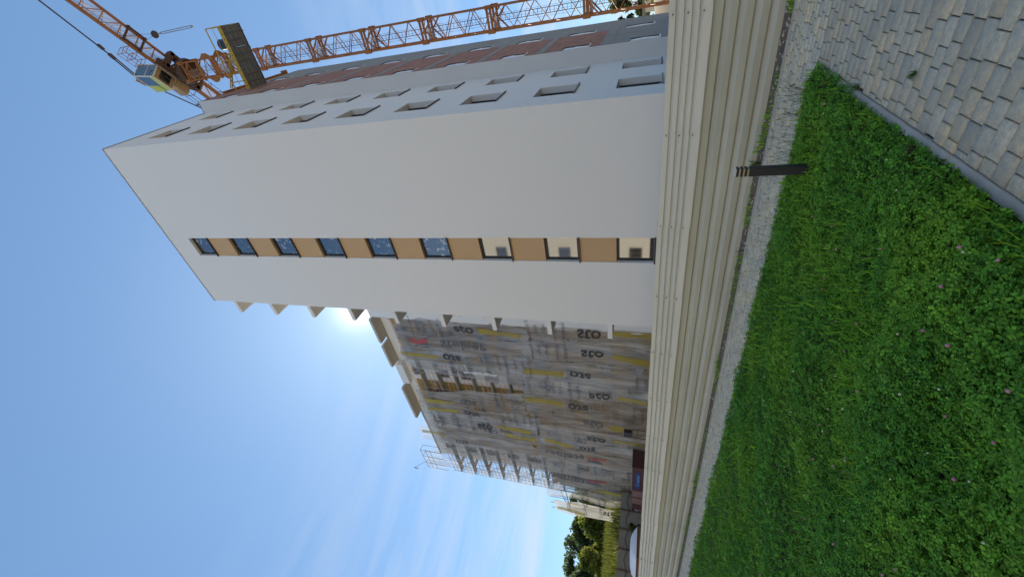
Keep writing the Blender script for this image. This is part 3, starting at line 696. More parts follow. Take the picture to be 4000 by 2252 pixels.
# ------------------------------------------------------------------ tower crane
MX, MY, HW = -1.88, 34.0, 0.74
cr_ = thing('tower_crane', (MX, MY, 0), 'orange tower crane with lattice mast and cab rising beside the white block', 'crane')
joints = [0.3] + [1.7+34*t for t in (.0, .1655, .330, .4869, .6376, .7932)] + [34.3, 39.8, 43.6]
joints = [0.0, 6.1, 11.6+1.3, 18.25, 23.4, 28.65, 34.2, 39.5, 43.4]
cor = [(MX-HW, MY-HW), (MX+HW, MY-HW), (MX+HW, MY+HW), (MX-HW, MY+HW)]
for s in range(len(joints)-1):
    z0, z1 = joints[s], joints[s+1]; p = MB()
    for x, y in cor: p.beam((x, y, z0), (x, y, z1), .105, .105, up=Vector((0, 1, 0)))
    nb = 3
    for e in range(4):
        (xa, ya), (xb, yb) = cor[e], cor[(e+1) % 4]
        p.beam((xa, ya, z0+.12), (xb, yb, z0+.12), .08, .16); p.beam((xa, ya, z1-.14), (xb, yb, z1-.14), .08, .16)
        for q in range(nb):
            h = (z1-z0-.5)/nb; a = z0+.25+h*q
            xm, ym = (xa+xb)/2, (ya+yb)/2
            p.tube((xa, ya, a), (xb, yb, a+h/2), .032, 5); p.tube((xb, yb, a+h/2), (xa, ya, a+h), .032, 5)
        p.beam((xa, ya, z1-.9), ((xa+xb)/2, (ya+yb)/2, z1-.2), .07, .1); p.beam((xb, yb, z1-.9), ((xa+xb)/2, (ya+yb)/2, z1-.2), .07, .1)
    sec = p.build('mast_section', M_['crane'], cr_)
    p = MB(); lx = MX-.05
    for sx_ in (-.17, .17): p.tube((lx+sx_, MY+.2, z0), (lx+sx_, MY+.2, z1), .022, 5)
    for q in np.arange(z0+.2, z1, .3): p.tube((lx-.17, MY+.2, q), (lx+.17, MY+.2, q), .014, 4)
    for q in np.arange(z0+.8, z1, .85):
        pts = [(lx+.36*math.cos(t), MY+.2-.62*math.sin(t), q) for t in np.linspace(0, math.pi, 9)]
        for i in range(8): p.tube(pts[i], pts[i+1], .008, 4)
    for sx_ in (-.3, 0, .3): p.tube((lx+sx_, MY-.3, z0+.8), (lx+sx_, MY-.3, z1-.5), .006, 4)
    p.build('ladder', M_['crane_dark'], sec)
    p = MB(); p.box(MX-HW+.1, MX+.1, MY-HW+.12, MY+HW-.12, z1-.30, z1-.27); p.build('rest_deck', M_['mesh_deck'], sec)
    for x, y in cor:
        pp = MB(); pp.box(x-.13, x+.13, y-.13, y+.13, z1-.28, z1+.22); pp.build('joint_sleeve', M_['crane'], sec)
# climbing collar with flared brackets
p = MB()
for zc in (39.2, 41.3):
    for e in range(4):
        (xa, ya), (xb, yb) = cor[e], cor[(e+1) % 4]
        d = Vector((xb-xa, yb-ya, 0)).normalized()*.18
        p.beam((xa-d.x, ya-d.y, zc), (xb+d.x, yb+d.y, zc), .14, .2)
for x, y in cor:
    sx_ = 1 if x > MX else -1; sy_ = 1 if y > MY else -1
    p.add([(x, y, 39.3), (x+.42*sx_, y, 39.9), (x+.45*sx_, y, 40.3), (x, y, 40.9), (x, y+.10, 39.3), (x+.42*sx_, y+.10, 39.9), (x+.45*sx_, y+.10, 40.3), (x, y+.10, 40.9)],
          [(0, 1, 2, 3), (7, 6, 5, 4), (0, 4, 5, 1), (1, 5, 6, 2), (2, 6, 7, 3), (3, 7, 4, 0)])
p.build('climbing_collar', M_['crane'], cr_)
dj = Vector((.80, -.60, 0)); pj_ = Vector((-.60, -.80, 0)); C0 = Vector((MX, MY, 0))
def J(s, p=0.0, z=0.0): return C0 + dj*s + pj_*p + Vector((0, 0, z))
p = MB()
for z0, z1, rr, r2 in ((43.4, 43.75, 1.0, 1.12), (43.75, 44.05, 1.12, 1.12)): p.tube((MX, MY, z0), (MX, MY, z1), rr, 20, r2=r2)
p.build('slewing_ring', M_['crane_dark'], cr_)
p = MB()
for q in (-.62, .62):
    p.beam(J(-1.5, q, 44.45), J(1.6, q, 44.45), .3, .8)
    p.beam(J(-1.5, q, 44.7), J(-.2, q, 46.2), .22, .3)
for q in (-1.4, 0, 1.5): p.beam(J(q, -.8, 44.3), J(q, .8, 44.3), .35, .5)
p.beam(J(-.2, 0, 44.06), J(-.2, 0, 45.2), 1.3, 1.3)
p.build('turntable', M_['crane_dark'], cr_)
p = MB()
for q in (-.55, .55):
    p.beam(J(-.75, q, 44.6), J(-.2, q*.3, 50.4), .16, .2); p.beam(J(.55, q, 44.6), J(-.2, q*.3, 50.4), .16, .2)
    for h in (46, 47.6, 49): p.beam(J(-.6, q*.9, h), J(.3, q*.9, h), .08, .1)
p.beam(J(-.55, 0, 50.35), J(.25, 0, 50.6), .5, .45)
p.build('tower_head', M_['crane'], cr_)
# jib: two box bottom chords, one top chord
JZ = 45.1; JL = 30; bw = .62
p = MB()
p.beam(J(.9, -bw, JZ), J(JL, -bw, JZ), .16, .2); p.beam(J(.9, bw, JZ), J(JL, bw, JZ), .2, .24)
p.tube(J(.9, 0, JZ+.9), J(JL, 0, JZ+1.25), .09, 8)
n_ = 22
for i in range(n_):
    a = 1.0+(JL-1.0)*i/n_; c = 1.0+(JL-1.0)*(i+1)/n_; mid = (a+c)/2
    p.tube(J(a, -bw, JZ), J(a, bw, JZ), .04, 5); p.tube(J(a, -bw, JZ), J(c, bw, JZ), .03, 5)
    for q in (-bw, bw): p.tube(J(a, q, JZ), J(mid, 0, JZ+1.15), .035, 5); p.tube(J(c, q, JZ), J(mid, 0, JZ+1.15), .035, 5)
jib = p.build('jib', M_['crane'], cr_)
p = MB(); p.add([J(1.2, -.5, JZ+.12), J(JL-1, -.5, JZ+.12), J(JL-1, .38, JZ+.12), J(1.2, .38, JZ+.12)], [(0, 1, 2, 3)]); p.build('walkway_mesh', M_['mesh_deck'], jib)
p = MB(); Fx = J(3.4, 1.0, JZ)      # little service basket beside the jib
for a in (2.6, 3.3, 4.0):
    for q in (.8, 1.5): p.tube(J(a, q, JZ+.0), J(a, q, JZ+1.1), .025, 4)
for z in (0, .55, 1.1):
    for q in (.8, 1.5): p.tube(J(2.6, q, JZ+z), J(4.0, q, JZ+z), .022, 4)
    for a in (2.6, 3.3, 4.0): p.tube(J(a, .8, JZ+z), J(a, 1.5, JZ+z), .022, 4)
p.build('service_basket', M_['crane'], jib)
# trolley
p = MB()
for a in (3.3, 4.6): p.beam(J(a, -.72, JZ-.28), J(a, .72, JZ-.28), .12, .16); [p.tube(J(a, q-.05, JZ-.2), J(a, q+.05, JZ-.2), .12, 8) for q in (-.66, .66)]
for q in (-.6, .6): p.beam(J(3.2, q, JZ-.32), J(4.7, q, JZ-.32), .1, .14)
p.build('trolley', M_['crane_dark'], cr_)
p = MB(); p.tube(J(3.45, 0, JZ-.3), J(3.85, 0, 42.6), .012, 4); p.tube(J(4.4, 0, JZ-.3), J(4.0, 0, 42.6), .012, 4); p.build('hoist_rope', M_['rope'], cr_)
hb = thing('hook_block', J(3.92, 0, 42.3), 'brown hook block with a long hanging sling under the crane jib', 'hook block')
p = MB(); h0 = J(3.92, 0, 42.3)
p.ball(h0, .30, .20, .36, 10, 8); p.build('sheave_block', M_['crane_dark'], hb, smooth=True)
p = MB(); p.tube(h0-Vector((0, 0, .36)), h0-Vector((0, 0, .75)), .05, 6)
for q in (-.06, .06): p.tube(h0+Vector((q, 0, -.75)), h0+Vector((q*1.2, 0, -4.4)), .035, 6)
p.tube(h0-Vector((.08, 0, 4.4)), h0-Vector((-.08, 0, 4.4)), .09, 6); p.build('sling', M_['steel'], hb)
# counter jib
p = MB()
for q in (-.55, .55): p.beam(J(-1.4, q, 44.7), J(-11, q, 44.7), .2, .34)
for a in np.arange(-2, -11, -1.5): p.tube(J(a, -.55, 44.7), J(a, .55, 44.7), .05, 5); p.tube(J(a, -.55, 44.7), J(a-1.5, .55, 44.7), .04, 5)
cj = p.build('counter_jib', M_['crane'], cr_)
p = MB(); p.add([J(-1.5, -.5, 44.88), J(-11, -.5, 44.88), J(-11, .5, 44.88), J(-1.5, .5, 44.88)], [(0, 1, 2, 3)]); p.build('deck_mesh', M_['mesh_deck'], cj)
p = MB()
for q in (1.15, -1.15):
    for a in np.arange(-.6, -6.1, -1.1): p.tube(J(a, q, 44.9), J(a, q, 46.0), .03, 5); p.tube(J(a, q*.5, 44.8), J(a, q, 44.9), .03, 5)
    for z in (44.9, 45.45, 46.0): p.tube(J(-.6, q, z), J(-6.1, q, z), .024, 5)
p.build('side_railing', M_['crane_dark'], cj)
p = MB(); p.beam(J(-4.2, .95, 44.35), J(-5.4, .95, 44.35), .8, .7); p.build('winch_box', M_['cab_tan'], cj)
p = MB()
for i in range(4): a = -8.2-.65*i; p.beam(J(a, 0, 43.9), J(a-.6, 0, 43.9), 1.5, 2.0)
p.build('counterweight', M_['concrete'], cr_)
# tie bars
p = MB()
for q in (-.09, .09): p.beam(J(.1, q, 50.55), J(2.7, q, 49.85), .06, .12)
p.beam(J(2.7, 0, 49.85), J(22, 0, JZ+1.3), .07, .12); p.beam(J(2.55, 0, 49.89), J(3.1, 0, 49.74), .22, .26); p.beam(J(3.6, 0, 49.6), J(4.1, 0, 49.47), .2, .22)
p.beam(J(-.5, 0, 50.5), J(-10, 0, 45.2), .07, .12); p.beam(J(-4.8, 0, 48.1), J(-5.4, 0, 47.77), .12, .2)
p.beam(J(-4.1, 0, 48.5), J(-4.1, 0, 46.0), .07, .1)
p.build('tie_bar', M_['crane_dark'], cr_)
# cab hung on the near side of the jib root
cb0 = (0.05, 2.1); cp0, cp1 = .72, 1.98; cz0, cz1 = 45.0, 46.95
cab = MB(); s0, s1 = cb0
def CB(s, q, z): return J(s, q, z)
V8 = [CB(s0, cp0, cz0), CB(s1-.35, cp0, cz0), CB(s1-.35, cp1, cz0), CB(s0, cp1, cz0), CB(s0, cp0, cz1), CB(s1, cp0, cz1), CB(s1, cp1, cz1), CB(s0, cp1, cz1)]
cab.add(V8, [(4, 5, 6, 7), (0, 1, 5, 4), (0, 4, 7, 3)]); cab.add(V8, [(3, 2, 1, 0)], 1)
for a, c in ((0, 4), (1, 5), (2, 6), (3, 7), (4, 5), (5, 6), (6, 7), (7, 4), (0, 1), (1, 2), (2, 3), (3, 0)): cab.beam(V8[a], V8[c], .09, .09)
m1 = V8[2].lerp(V8[6], .45); m2 = V8[3].lerp(V8[7], .45); m3 = V8[1].lerp(V8[5], .45)
cab.beam(m1, m3, .07, .07)
cabo = cab.build('cab', [M_['cab_white'], M_['cab_tan']], cr_)
def face(nm, pts, mm, off):
    p = MB(); p.add([q+off for q in pts], [(0, 1, 2, 3)]); return p.build(nm, M_[mm], cabo)
fo = dj*.02; so_ = pj_*.02
face('front_pane', (V8[1], V8[2], V8[6], V8[5]), 'glass', fo)
ms = V8[3].lerp(V8[2], .30); mt = V8[7].lerp(V8[6], .42)
lo1 = V8[2].lerp(V8[6], .22); lo0 = ms.lerp(mt, .30)
face('side_pane', (lo0, lo1, V8[6], mt), 'glass', so_)
face('sign_panel', (V8[3], V8[2], lo1, lo0), 'cab_sign', so_*.9)
face('sign_panel', (V8[3], lo0, mt, V8[7]), 'cab_sign', so_*1.1)
vs, fs = text_mesh('JOST', .02); p = MB()
p.add([V8[3].lerp(V8[7], .35) + so_*1.6 + dj*(.34+tx*.3) + Vector((0, 0, ty*.34)) for tx, ty in vs], fs); p.build('lettering', M_['black_ink'], cabo)
p = MB(); p.beam(CB(s0-1.2, 1.1, cz0+.2), CB(s0, 1.1, cz0+.2), 1.0, .9); p.build('electric_box', M_['cab_tan'], cabo)
p = MB(); p.beam(CB(.9, cp0+.2, cz0-.02), CB(.9, cp1-.2, cz0-.02), .9, .05); p.build('floor_window', M_['glass'], cabo)
p = MB(); p.beam(CB(-.2, .7, 44.4), CB(2.2, .7, 44.4), .5, .3); p.build('cab_bracket', M_['crane_dark'], cabo)

# ------------------------------------------------------------------ loading platform at the roof edge
K = 1.12
PZ = CAMZ+21.76*K; px0, px1 = XD+.05, .58*K; py0, py1 = 20.62*K, 21.93*K
lp = thing('loading_platform', ((px0+px1)/2, (py0+py1)/2, PZ), 'dark boarded loading platform with yellow frame cantilevered from the block wall', 'platform')
p = MB()
for i in range(3):
    xa = px0+(px1-px0)*i/3; xb = px0+(px1-px0)*(i+1)/3
    p.box(xa+.012, xb-.012, py0+.02, py1-.02, PZ, PZ+.1)
for i in range(9):
    xa = px0+(px1-px0)*i/9
    p.box(xa, xa+.025, py0+.03, py1-.03, PZ-.03, PZ-.002)
bo = p.build('boards', M_['platform'], lp)
p = MB()
for i in range(9):
    xa = px0+(px1-px0)*(i+.5)/9
    for y in (py0+.45, py0+.85): p.box(xa-.13, xa+.13, y+random.uniform(-.02, .02), y+.022, PZ-.012, PZ-.004)
p.build('board_seam', M_['platline'], bo)
p = MB(); p.box(px0, px1+.02, py0-.02, py0+.018, PZ-.04, PZ+.22)
for i in range(12): x = px0+.2+(px1-px0-.3)*i/11; p.tube((x, py0-.03, PZ+.07), (x, py0-.02, PZ+.07), .035, 8, 1)
p.build('edge_beam', [M_['rail_yellow'], M_['rivet']], lp)
p = MB(); p.box(px0, px1+.02, py1, py1+.03, PZ-.04, PZ+.2); p.box(px1, px1+.03, py0+.02, py1, PZ-.03, PZ+.18)
for q in (.15, .45): p.box(px1+.03-q*3, px1+.1-q*3, py1+.03, py1+.1, PZ-.02, PZ+.06)
p.build('far_beam', M_['platform'], lp)
p = MB(); RH = 1.15
p.tube((px0, py0, PZ+RH), (px1, py0, PZ+RH), .035, 6); p.tube((px1, py0, PZ), (px1, py0, PZ+RH), .035, 6)
p.tube((px0, py0, PZ+RH*.55), (px1, py0, PZ+RH*.55), .015, 5)
for x in (px0+.5, (px0+px1)/2): p.tube((x, py0, PZ), (x, py0, PZ+RH), .03, 6)
p.tube((px1-1.2, py0, PZ+.1), (px0+.2, py0, PZ+RH+.35), .035, 6); p.tube((px1-1.0, py0+.3, PZ+.1), (px0+.2, py0+.1, PZ+RH+.3), .035, 6)
p.tube((px1, py1, PZ), (px1, py1, PZ+RH), .03, 6); p.tube((px1, py0, PZ+RH), (px1, py1, PZ+RH), .03, 6); p.tube((px0, py1, PZ+RH), (px1, py1, PZ+RH), .03, 6)
p.build('guard_rail', M_['rail_yellow'], lp)
dr = thing('blue_drum', (px1-.9, py0+.42, PZ+.1), 'round dark blue drum standing on the loading platform', 'drum')
p = MB(); x, y = px1-.9, py0+.42; p.tube((x, y, PZ+.1), (x, y, PZ+.95), .29, 16); p.build('body', M_['tank'], dr)
p = MB(); [p.tube((x, y, PZ+z), (x, y, PZ+z+.03), .30, 16) for z in (.35, .65, .93)]; p.build('hoop', M_['anthracite'], dr)
p = MB(); p.box(XD-.02, XD+.13, 23.0, 29.0, ZT-.28, ZT-.05); p.box(XD-.05, XD+.25, 28.7, 29.05, ZT-.33, ZT-.02)
tag(p.build('timber_beam', M_['crane'], loc=(XD, 26, ZT-.2)), 'orange timber beam along the roof edge of the unfinished side wall', 'beam')

# ------------------------------------------------------------------ corrugated hoarding
fe = thing('hoarding', (-10, 7.6, 0), 'low cream corrugated sheet metal hoarding across the building site', 'fence')
low = [(0.0, 0)]
for zc in (.172, .372, .575, .768):
    low += [(zc-.088, 0), (zc-.020, .05), (zc+.012, .075), (zc+.016, .012)]
low += [(1.0, 0)]
upp = [(.925, .002), (.951, 0)]
for zc in (1.083, 1.183, 1.291, 1.406):
    upp += [(zc-.040, 0), (zc-.010, .028), (zc+.008, .034), (zc+.011, .004)]
upp += [(1.505, 0), (1.508, .05), (1.46, .055)]
def corr(x0, x1, prof, y, tilt, nseg=3, seed=0):
    b = MB(); n_ = len(prof); vs = []
    for i in range(nseg+1):
        x = x0+(x1-x0)*i/nseg
        for z, d in prof:
            wv = .004*math.sin(x*3.7+seed)+.003*math.sin(x*1.3+z*3)
            vs.append((x, y+d+wv+(z-.93)*tilt, z))
    b.add(vs, [(i*n_+j, (i+1)*n_+j, (i+1)*n_+j+1, i*n_+j+1) for i in range(nseg) for j in range(n_-1)]); return b
PW = 1.755
for i in range(-8, 40):
    x1 = -0.72-PW*i; x0 = x1-PW
    if x1 < -62: break
    ov = .03
    corr(x0-ov, x1, low, 7.600-(i % 2)*.004, .0, 3, i).build('lower_panel', M_['fence_low'], fe)
    u = corr(x0-ov, x1, upp, 7.535-(i % 2)*.004+random.uniform(-.002, .002), .16, 3, i*2.0)
    dz = random.uniform(-.006, .006)
    if i == 16: dz = -.03
    u.v = [(a, c, z+dz) for a, c, z in u.v]
    uo = u.build('upper_panel', M_['fence'], fe)
    r = MB()
    for z in (1.04, 1.25, 1.455):
        for xx in (x1-.03,): r.tube((xx, 7.515+(z-.93)*.16, z+dz), (xx, 7.56+(z-.93)*.16, z+dz), .011, 8)
    r.build('rivet', M_['rivet'], uo)

# ------------------------------------------------------------------ bollard light
bx, by, hw = -2.075, 4.92, .043
bo = thing('bollard_light', (bx, by, 0), 'black square bollard lamp with three light slits standing in the grass', 'bollard')
p = MB(); p.box(bx-hw, bx+hw, by-hw, by+hw, -.05, .655); p.build('post', M_['bollard'], bo)
for z0, z1 in ((.673, .697), (.715, .739), (.757, .782)):
    p = MB(); p.box(bx-hw, bx+hw, by-hw, by+hw, z0, z1); p.build('louvre', M_['bollard'], bo)
for z0, z1 in ((.6551, .6729), (.6971, .7149), (.7391, .7569)):
    p = MB(); p.box(bx-hw+.006, bx+hw-.006, by-hw+.006, by+hw-.006, z0, z1); p.build('light_slit', M_['gold'], bo)
p = MB(); p.box(bx-hw+.001, bx+hw-.001, by-hw+.001, by+hw-.001, .7821, .787); p.build('cap', M_['bollard_top'], bo)

# ------------------------------------------------------------------ lawn: clover and grass as ground cover
def vnoise(x, y, s, seed):
    r2 = np.random.default_rng(seed); G = r2.random((64, 64))
    u = x*s+31.7; v = y*s+17.3; i = np.floor(u).astype(int); j = np.floor(v).astype(int); fu = u-i; fv = v-j
    fu = fu*fu*(3-2*fu); fv = fv*fv*(3-2*fv)
    g = lambda a, c: G[a % 64, c % 64]
    return (g(i, j)*(1-fu)+g(i+1, j)*fu)*(1-fv)+(g(i, j+1)*(1-fu)+g(i+1, j+1)*fu)*fv
def scatter(n, edge=0.0):
    out = []
    while sum(len(o) for o in out) < n:
        r = np.exp(rng.uniform(np.log(1.4), np.log(34), n*3)); a = rng.uniform(R(-100), R(-8), n*3)
        x = r*np.sin(a); y = r*np.cos(a)
        k = (x < -1.295+edge*(.55+.9*(vnoise(x, y, 3.1, 33) > .5))) & (y < 5.70+edge*1.6) & (y > -1.5) & (x > -32)
        k &= rng.random(n*3) < np.clip((r/3.2)**.35*.75, 0, 1)
        out.append(np.stack([x[k], y[k]], 1))
    return np.concatenate(out)[:n]
def greens(n, nz, lo, hi, yel):
    t = rng.random((n, 1)); c = np.array(lo)*(1-t)+np.array(hi)*t
    c = c*(1-nz[:, None]*.55)+np.array(yel)*nz[:, None]*.55
    return c*rng.uniform(.6, 1.3, (n, 1))*np.array([2.9, 2.75, 1.7])
def ground_h(x, y): return .04+.13*vnoise(x, y, 1.6, 3)+.05*vnoise(x, y, 5, 4)
def clover(n):
    P = scatter(n, .06); x, y = P[:, 0], P[:, 1]; r = np.hypot(x, y)
    sz = .0130*(1+np.clip(r-4, 0, 14)*.08)*rng.uniform(.7, 1.35, n)
    h = ground_h(x, y)*rng.uniform(.45, 1.15, n)
    h *= np.clip((5.78-y)*6, .25, 1)*np.clip((-1.2-x)*6, .25, 1)
    yaw = rng.uniform(0, 2*np.pi, n); tx = rng.normal(0, .38, n); ty = rng.normal(0, .38, n)
    V = np.zeros((n, 3, 4, 3)); 
    for k in range(3):
        a = yaw+k*2.094; ca, sa = np.cos(a), np.sin(a)
        for q, (u, v) in enumerate(((0.12, 0), (.95, -.62), (1.55, 0), (.95, .62))):
            lx = (u*ca-v*sa)*sz; ly = (u*sa+v*ca)*sz
            V[:, k, q, 0] = x+lx; V[:, k, q, 1] = y+ly
            V[:, k, q, 2] = h+lx*tx+ly*ty+(.18*abs(v)-.10*u*u)*sz
    nz = np.clip(vnoise(x, y, 2.2, 8)*1.6-.55, 0, 1)
    c = greens(n, nz, (.022, .070, .018), (.050, .135, .022), (.085, .165, .02))
    F = np.arange(n*12).reshape(-1, 4)
    return tag(npmesh('clover', V.reshape(-1, 3), F, M_['clover'], np.repeat(c, 12, 0)), kind='stuff')
def grass(n, name, lo_h, hi_h, fn=None, wid=.0035):
    P = scatter(n, .02) if fn is None else fn(n); x, y = P[:, 0], P[:, 1]; r = np.hypot(x, y); n = len(x)
    H = (rng.uniform(lo_h, hi_h, n))*(.6+.8*vnoise(x, y, 1.3, 5)); a = rng.uniform(0, 2*np.pi, n); ln = rng.uniform(.15, .75, n)*H
    wd = wid*(1+np.clip(r-3, 0, 14)*.16)*rng.uniform(.7, 1.4, n)
    dx, dy = np.cos(a), np.sin(a); px, py = -dy, dx
    V = np.zeros((n, 6, 3))
    for k, (t, wf) in enumerate(((0, .8), (.55, 1), (1, .08))):
        cx = x+dx*ln*t*t; cy = y+dy*ln*t*t; cz = H*(t-.22*t*t*(ln/H))
        V[:, 2*k, 0] = cx-px*wd*wf; V[:, 2*k, 1] = cy-py*wd*wf; V[:, 2*k, 2] = cz
        V[:, 2*k+1, 0] = cx+px*wd*wf; V[:, 2*k+1, 1] = cy+py*wd*wf; V[:, 2*k+1, 2] = cz
    nz = np.clip(vnoise(x, y, 1.1, 9)*1.5-.35, 0, 1)
    c = greens(n, nz, (.04, .11, .015), (.075, .17, .02), (.13, .21, .025)); c[rng.random(n) < .03] = (.20, .17, .06)
    o = (np.arange(n)*6)[:, None]
    F = np.concatenate([o+np.array([[0, 1, 3, 2]]), o+np.array([[2, 3, 5, 4]])], 0)
    return tag(npmesh(name, V.reshape(-1, 3), F, M_['blade'], np.repeat(c, 6, 0)), kind='stuff')
clover(165000)
grass(36000, 'grass', .05, .17)
def fence_strip(n):
    x = -np.exp(rng.uniform(np.log(.6), np.log(38), n))+1.4; y = 7.17+rng.random(n)**1.2*.40
    k = vnoise(x, y*2, 1.5, 21) > .55; return np.stack([x[k], y[k]], 1)
grass(4500, 'weeds', .02, .09, fence_strip, .003)
# pebbles in the dirt strip
b = MB()
for i in range(320):
    x = 1.5-math.exp(random.uniform(math.log(.7), math.log(25))); y = random.uniform(7.18, 7.56); s_ = random.uniform(.008, .03)
    b.ball((x, y, s_*.2), s_, s_*random.uniform(.6, 1), s_*.6, 5, 3)
tag(b.build('gravel', M_['kerb']), kind='stuff')
# tall seed stalks leaning over the path edge
def stalks(n, name):
    b = MB()
    for i in range(n):
        x = -1.35-math.exp(random.uniform(math.log(.1), math.log(14))); y = 5.70-abs(random.gauss(0, .14))
        h = random.uniform(.16, .34); lx = random.uniform(-.12, .12); ly = random.uniform(-.04, .12)
        b.tube((x, y, 0), (x+lx*.5, y+ly*.4, h*.6), .0016, 3); b.tube((x+lx*.5, y+ly*.4, h*.6), (x+lx, y+ly, h), .0013, 3)
        b.tube((x+lx, y+ly, h), (x+lx*1.15, y+ly*1.15, h+.03), .004, 4, r2=.001)
    return tag(b.build(name, mat('dry_stalk', (.06, .075, .025), .8)), kind='stuff')
stalks(170, 'seed_stalks')
# clover blossoms
def blossom(nm, m_):
    b = MB(); b.ball((0, 0, 0), .010, .010, .0105, 8, 6); 
    b.v = [(x*(1+.14*math.sin(9*i)), y*(1+.14*math.cos(7*i)), z) for i, (x, y, z) in enumerate(b.v)]
    me = bpy.data.meshes.new(nm); bb = MB(); bb.v = b.v; bb.f = b.f; bb.mi = [0]*len(b.f)
    bb.tube((0, 0, -.10), (0, 0, -.008), .0011, 4, 1)
    me.from_pydata(bb.v, [], bb.f); me.materials.append(m_); me.materials.append(M_['clover']); me.polygons.foreach_set('material_index', bb.mi); me.update()
    a = me.color_attributes.new('tint', 'FLOAT_COLOR', 'POINT'); a.data.foreach_set('color', [.05, .11, .02, 1]*len(me.vertices))
    return me
mp_, mc_ = blossom('pink_clover_blossom', M_['pink']), blossom('white_clover_blossom', M_['cream'])
PP = scatter(260)
for i, (x, y) in enumerate(PP):
    pk = i < 150
    if not pk and i > 245: continue
    o = bpy.data.objects.new('pink_clover_blossom' if pk else 'white_clover_blossom', mp_ if pk else mc_); COL.objects.link(o)
    r = math.hypot(x, y); s_ = (.80 if pk else .65)*random.uniform(.75, 1.2)
    gh = float(ground_h(np.array([x]), np.array([y]))[0])
    o.location = (x, y, gh*1.0+random.uniform(.015, .05)); o.scale = (s_, s_, s_); o.rotation_euler = (random.uniform(-.3, .3), random.uniform(-.3, .3), random.uniform(0, 6))
    tag(o, 'small round pink clover blossom in the lawn' if pk else 'small round creamy white clover blossom in the lawn', 'flower', 'pink clover blossoms in the lawn' if pk else 'white clover blossoms in the lawn')
# single tufts
def tuft(x, y, n, h, label, col=(.05, .12, .02)):
    b = MB()
    for i in range(n):
        a = random.uniform(0, 6.28); l = random.uniform(.3, 1)*h*.7; hh = random.uniform(.5, 1)*h; w_ = .003
        dx, dy = math.cos(a), math.sin(a); q = Vector((-dy, dx, 0))*w_
        p0 = Vector((x+random.uniform(-.02, .02), y+random.uniform(-.02, .02), 0)); p1 = p0+Vector((dx*l*.4, dy*l*.4, hh*.75)); p2 = p0+Vector((dx*l, dy*l, hh))
        b.add([p0-q, p0+q, p1+q, p1-q, p2], [(0, 1, 2, 3), (3, 2, 4)])
    o = b.build('grass_tuft', mat('tuft', col, .6, transl=.3), loc=(x, y, 0)); return tag(o, label, 'plant')
tuft(-2.95, 7.30, 46, .22, 'grass tuft against the hoarding behind the bollard lamp')
tuft(-1.30, 3.30, 60, .10, 'dark reddish weed tuft growing over the pale kerb', (.06, .045, .025))
tuft(-1.19, 4.55, 25, .06, 'small green weed in the paving joint beside the kerb top')
tuft(-.93, 3.72, 24, .05, 'small green weed rooted between paving stones')
tuft(-4.6, 7.28, 14, .16, 'thin grass tuft at the hoarding foot left of the bollard lamp')

# ------------------------------------------------------------------ site things behind the hoarding
def polar(azd, d, z=0): return Vector((d*math.sin(R(azd)), d*math.cos(R(azd)), z))
ct = thing('site_container', (-44.5, 24.5, 0), 'dark maroon site container with a blue sign below the wrapped wing', 'container')
p = MB(); p.box(-45.9, -41.3, 24.0, 26.0, -.1, 2.25); p.build('body', M_['maroon'], ct)
p = MB(); p.box(-45.3, -42.2, 23.97, 23.998, 1.45, 1.95); sg = p.build('sign', M_['blue'], ct)
vs, fs = text_mesh('Coama', .01); p = MB(); p.add([(-43.75+tx*.75, 23.96, 1.70+ty*.55) for tx, ty in vs], fs); p.build('lettering', M_['pale_blue'], sg)
p = MB(); p.box(-46, -41.2, 23.95, 26.05, 2.25, 2.31); p.build('roof_rim', M_['steel'], ct)
ct2 = thing('site_container', (-48, 24.5, 0), 'faded rosy site container between two dark containers', 'container')
p = MB(); p.box(-48.9, -45.95, 24.05, 26.0, -.1, 2.2); p.build('body', M_['rosy'], ct2)
p = MB(); p.box(-47.45, -47.35, 24.0, 24.048, 0, 2.25); p.build('door_post', M_['maroon'], ct2)
ct3 = thing('site_container', (-50, 24.5, 0), 'maroon site container with pale blue panel at the far left', 'container')
p = MB(); p.box(-51.5, -48.95, 24.0, 26.0, -.1, 2.2); p.build('body', M_['maroon'], ct3)
p = MB(); p.box(-51.3, -49.9, 23.97, 23.998, 1.2, 1.95); p.build('panel', M_['rosy'], ct3)
p = MB(); p.box(-51.2, -50.0, 23.955, 23.968, 1.55, 1.85); p.build('sign', M_['pale_blue'], ct3)
mz = thing('gate_machine', (-36.8, 25, 0), 'brown framed machine with a black grille poking above the hoarding', 'machine')
p = MB()
for x in (-36.3, -37.6): p.tube((x, 25, 0), (x, 25, 2.35), .05, 6)
p.tube((-36.3, 25, 2.35), (-37.6, 25, 2.35), .05, 6); p.tube((-36.3, 25, 1.9), (-37.6, 25, 1.9), .05, 6); p.build('frame', M_['wood'], mz)
p = MB(); p.box(-37.55, -36.8, 24.9, 25.3, 2.40, 3.15); p.build('grille', M_['anthracite'], mz)
sk = thing('covered_skip', (-28.5, 11.2, 0), 'low rusty skip under a rounded white tarpaulin beyond the far hoarding', 'skip')
c0 = Vector((-26.4, 10.9, 0)); c1 = Vector((-31.0, 11.1, 0)); d_ = (c1-c0).normalized(); pn = Vector((d_.y, -d_.x, 0))
p = MB(); vs = []
prof = [(0, 1.60), (.02, 1.85), (.12, 1.96), (.3, 1.98), (.7, 1.97), (.82, 1.93), (.92, 1.80), (1.0, 1.56)]
n_ = 7
for t, z in prof:
    for j in range(n_):
        s_ = j/(n_-1)*2-1; vs.append(c0.lerp(c1, t)+pn*s_*.85+Vector((0, 0, 1.58+(z-1.58)*(1-abs(s_)**4))))
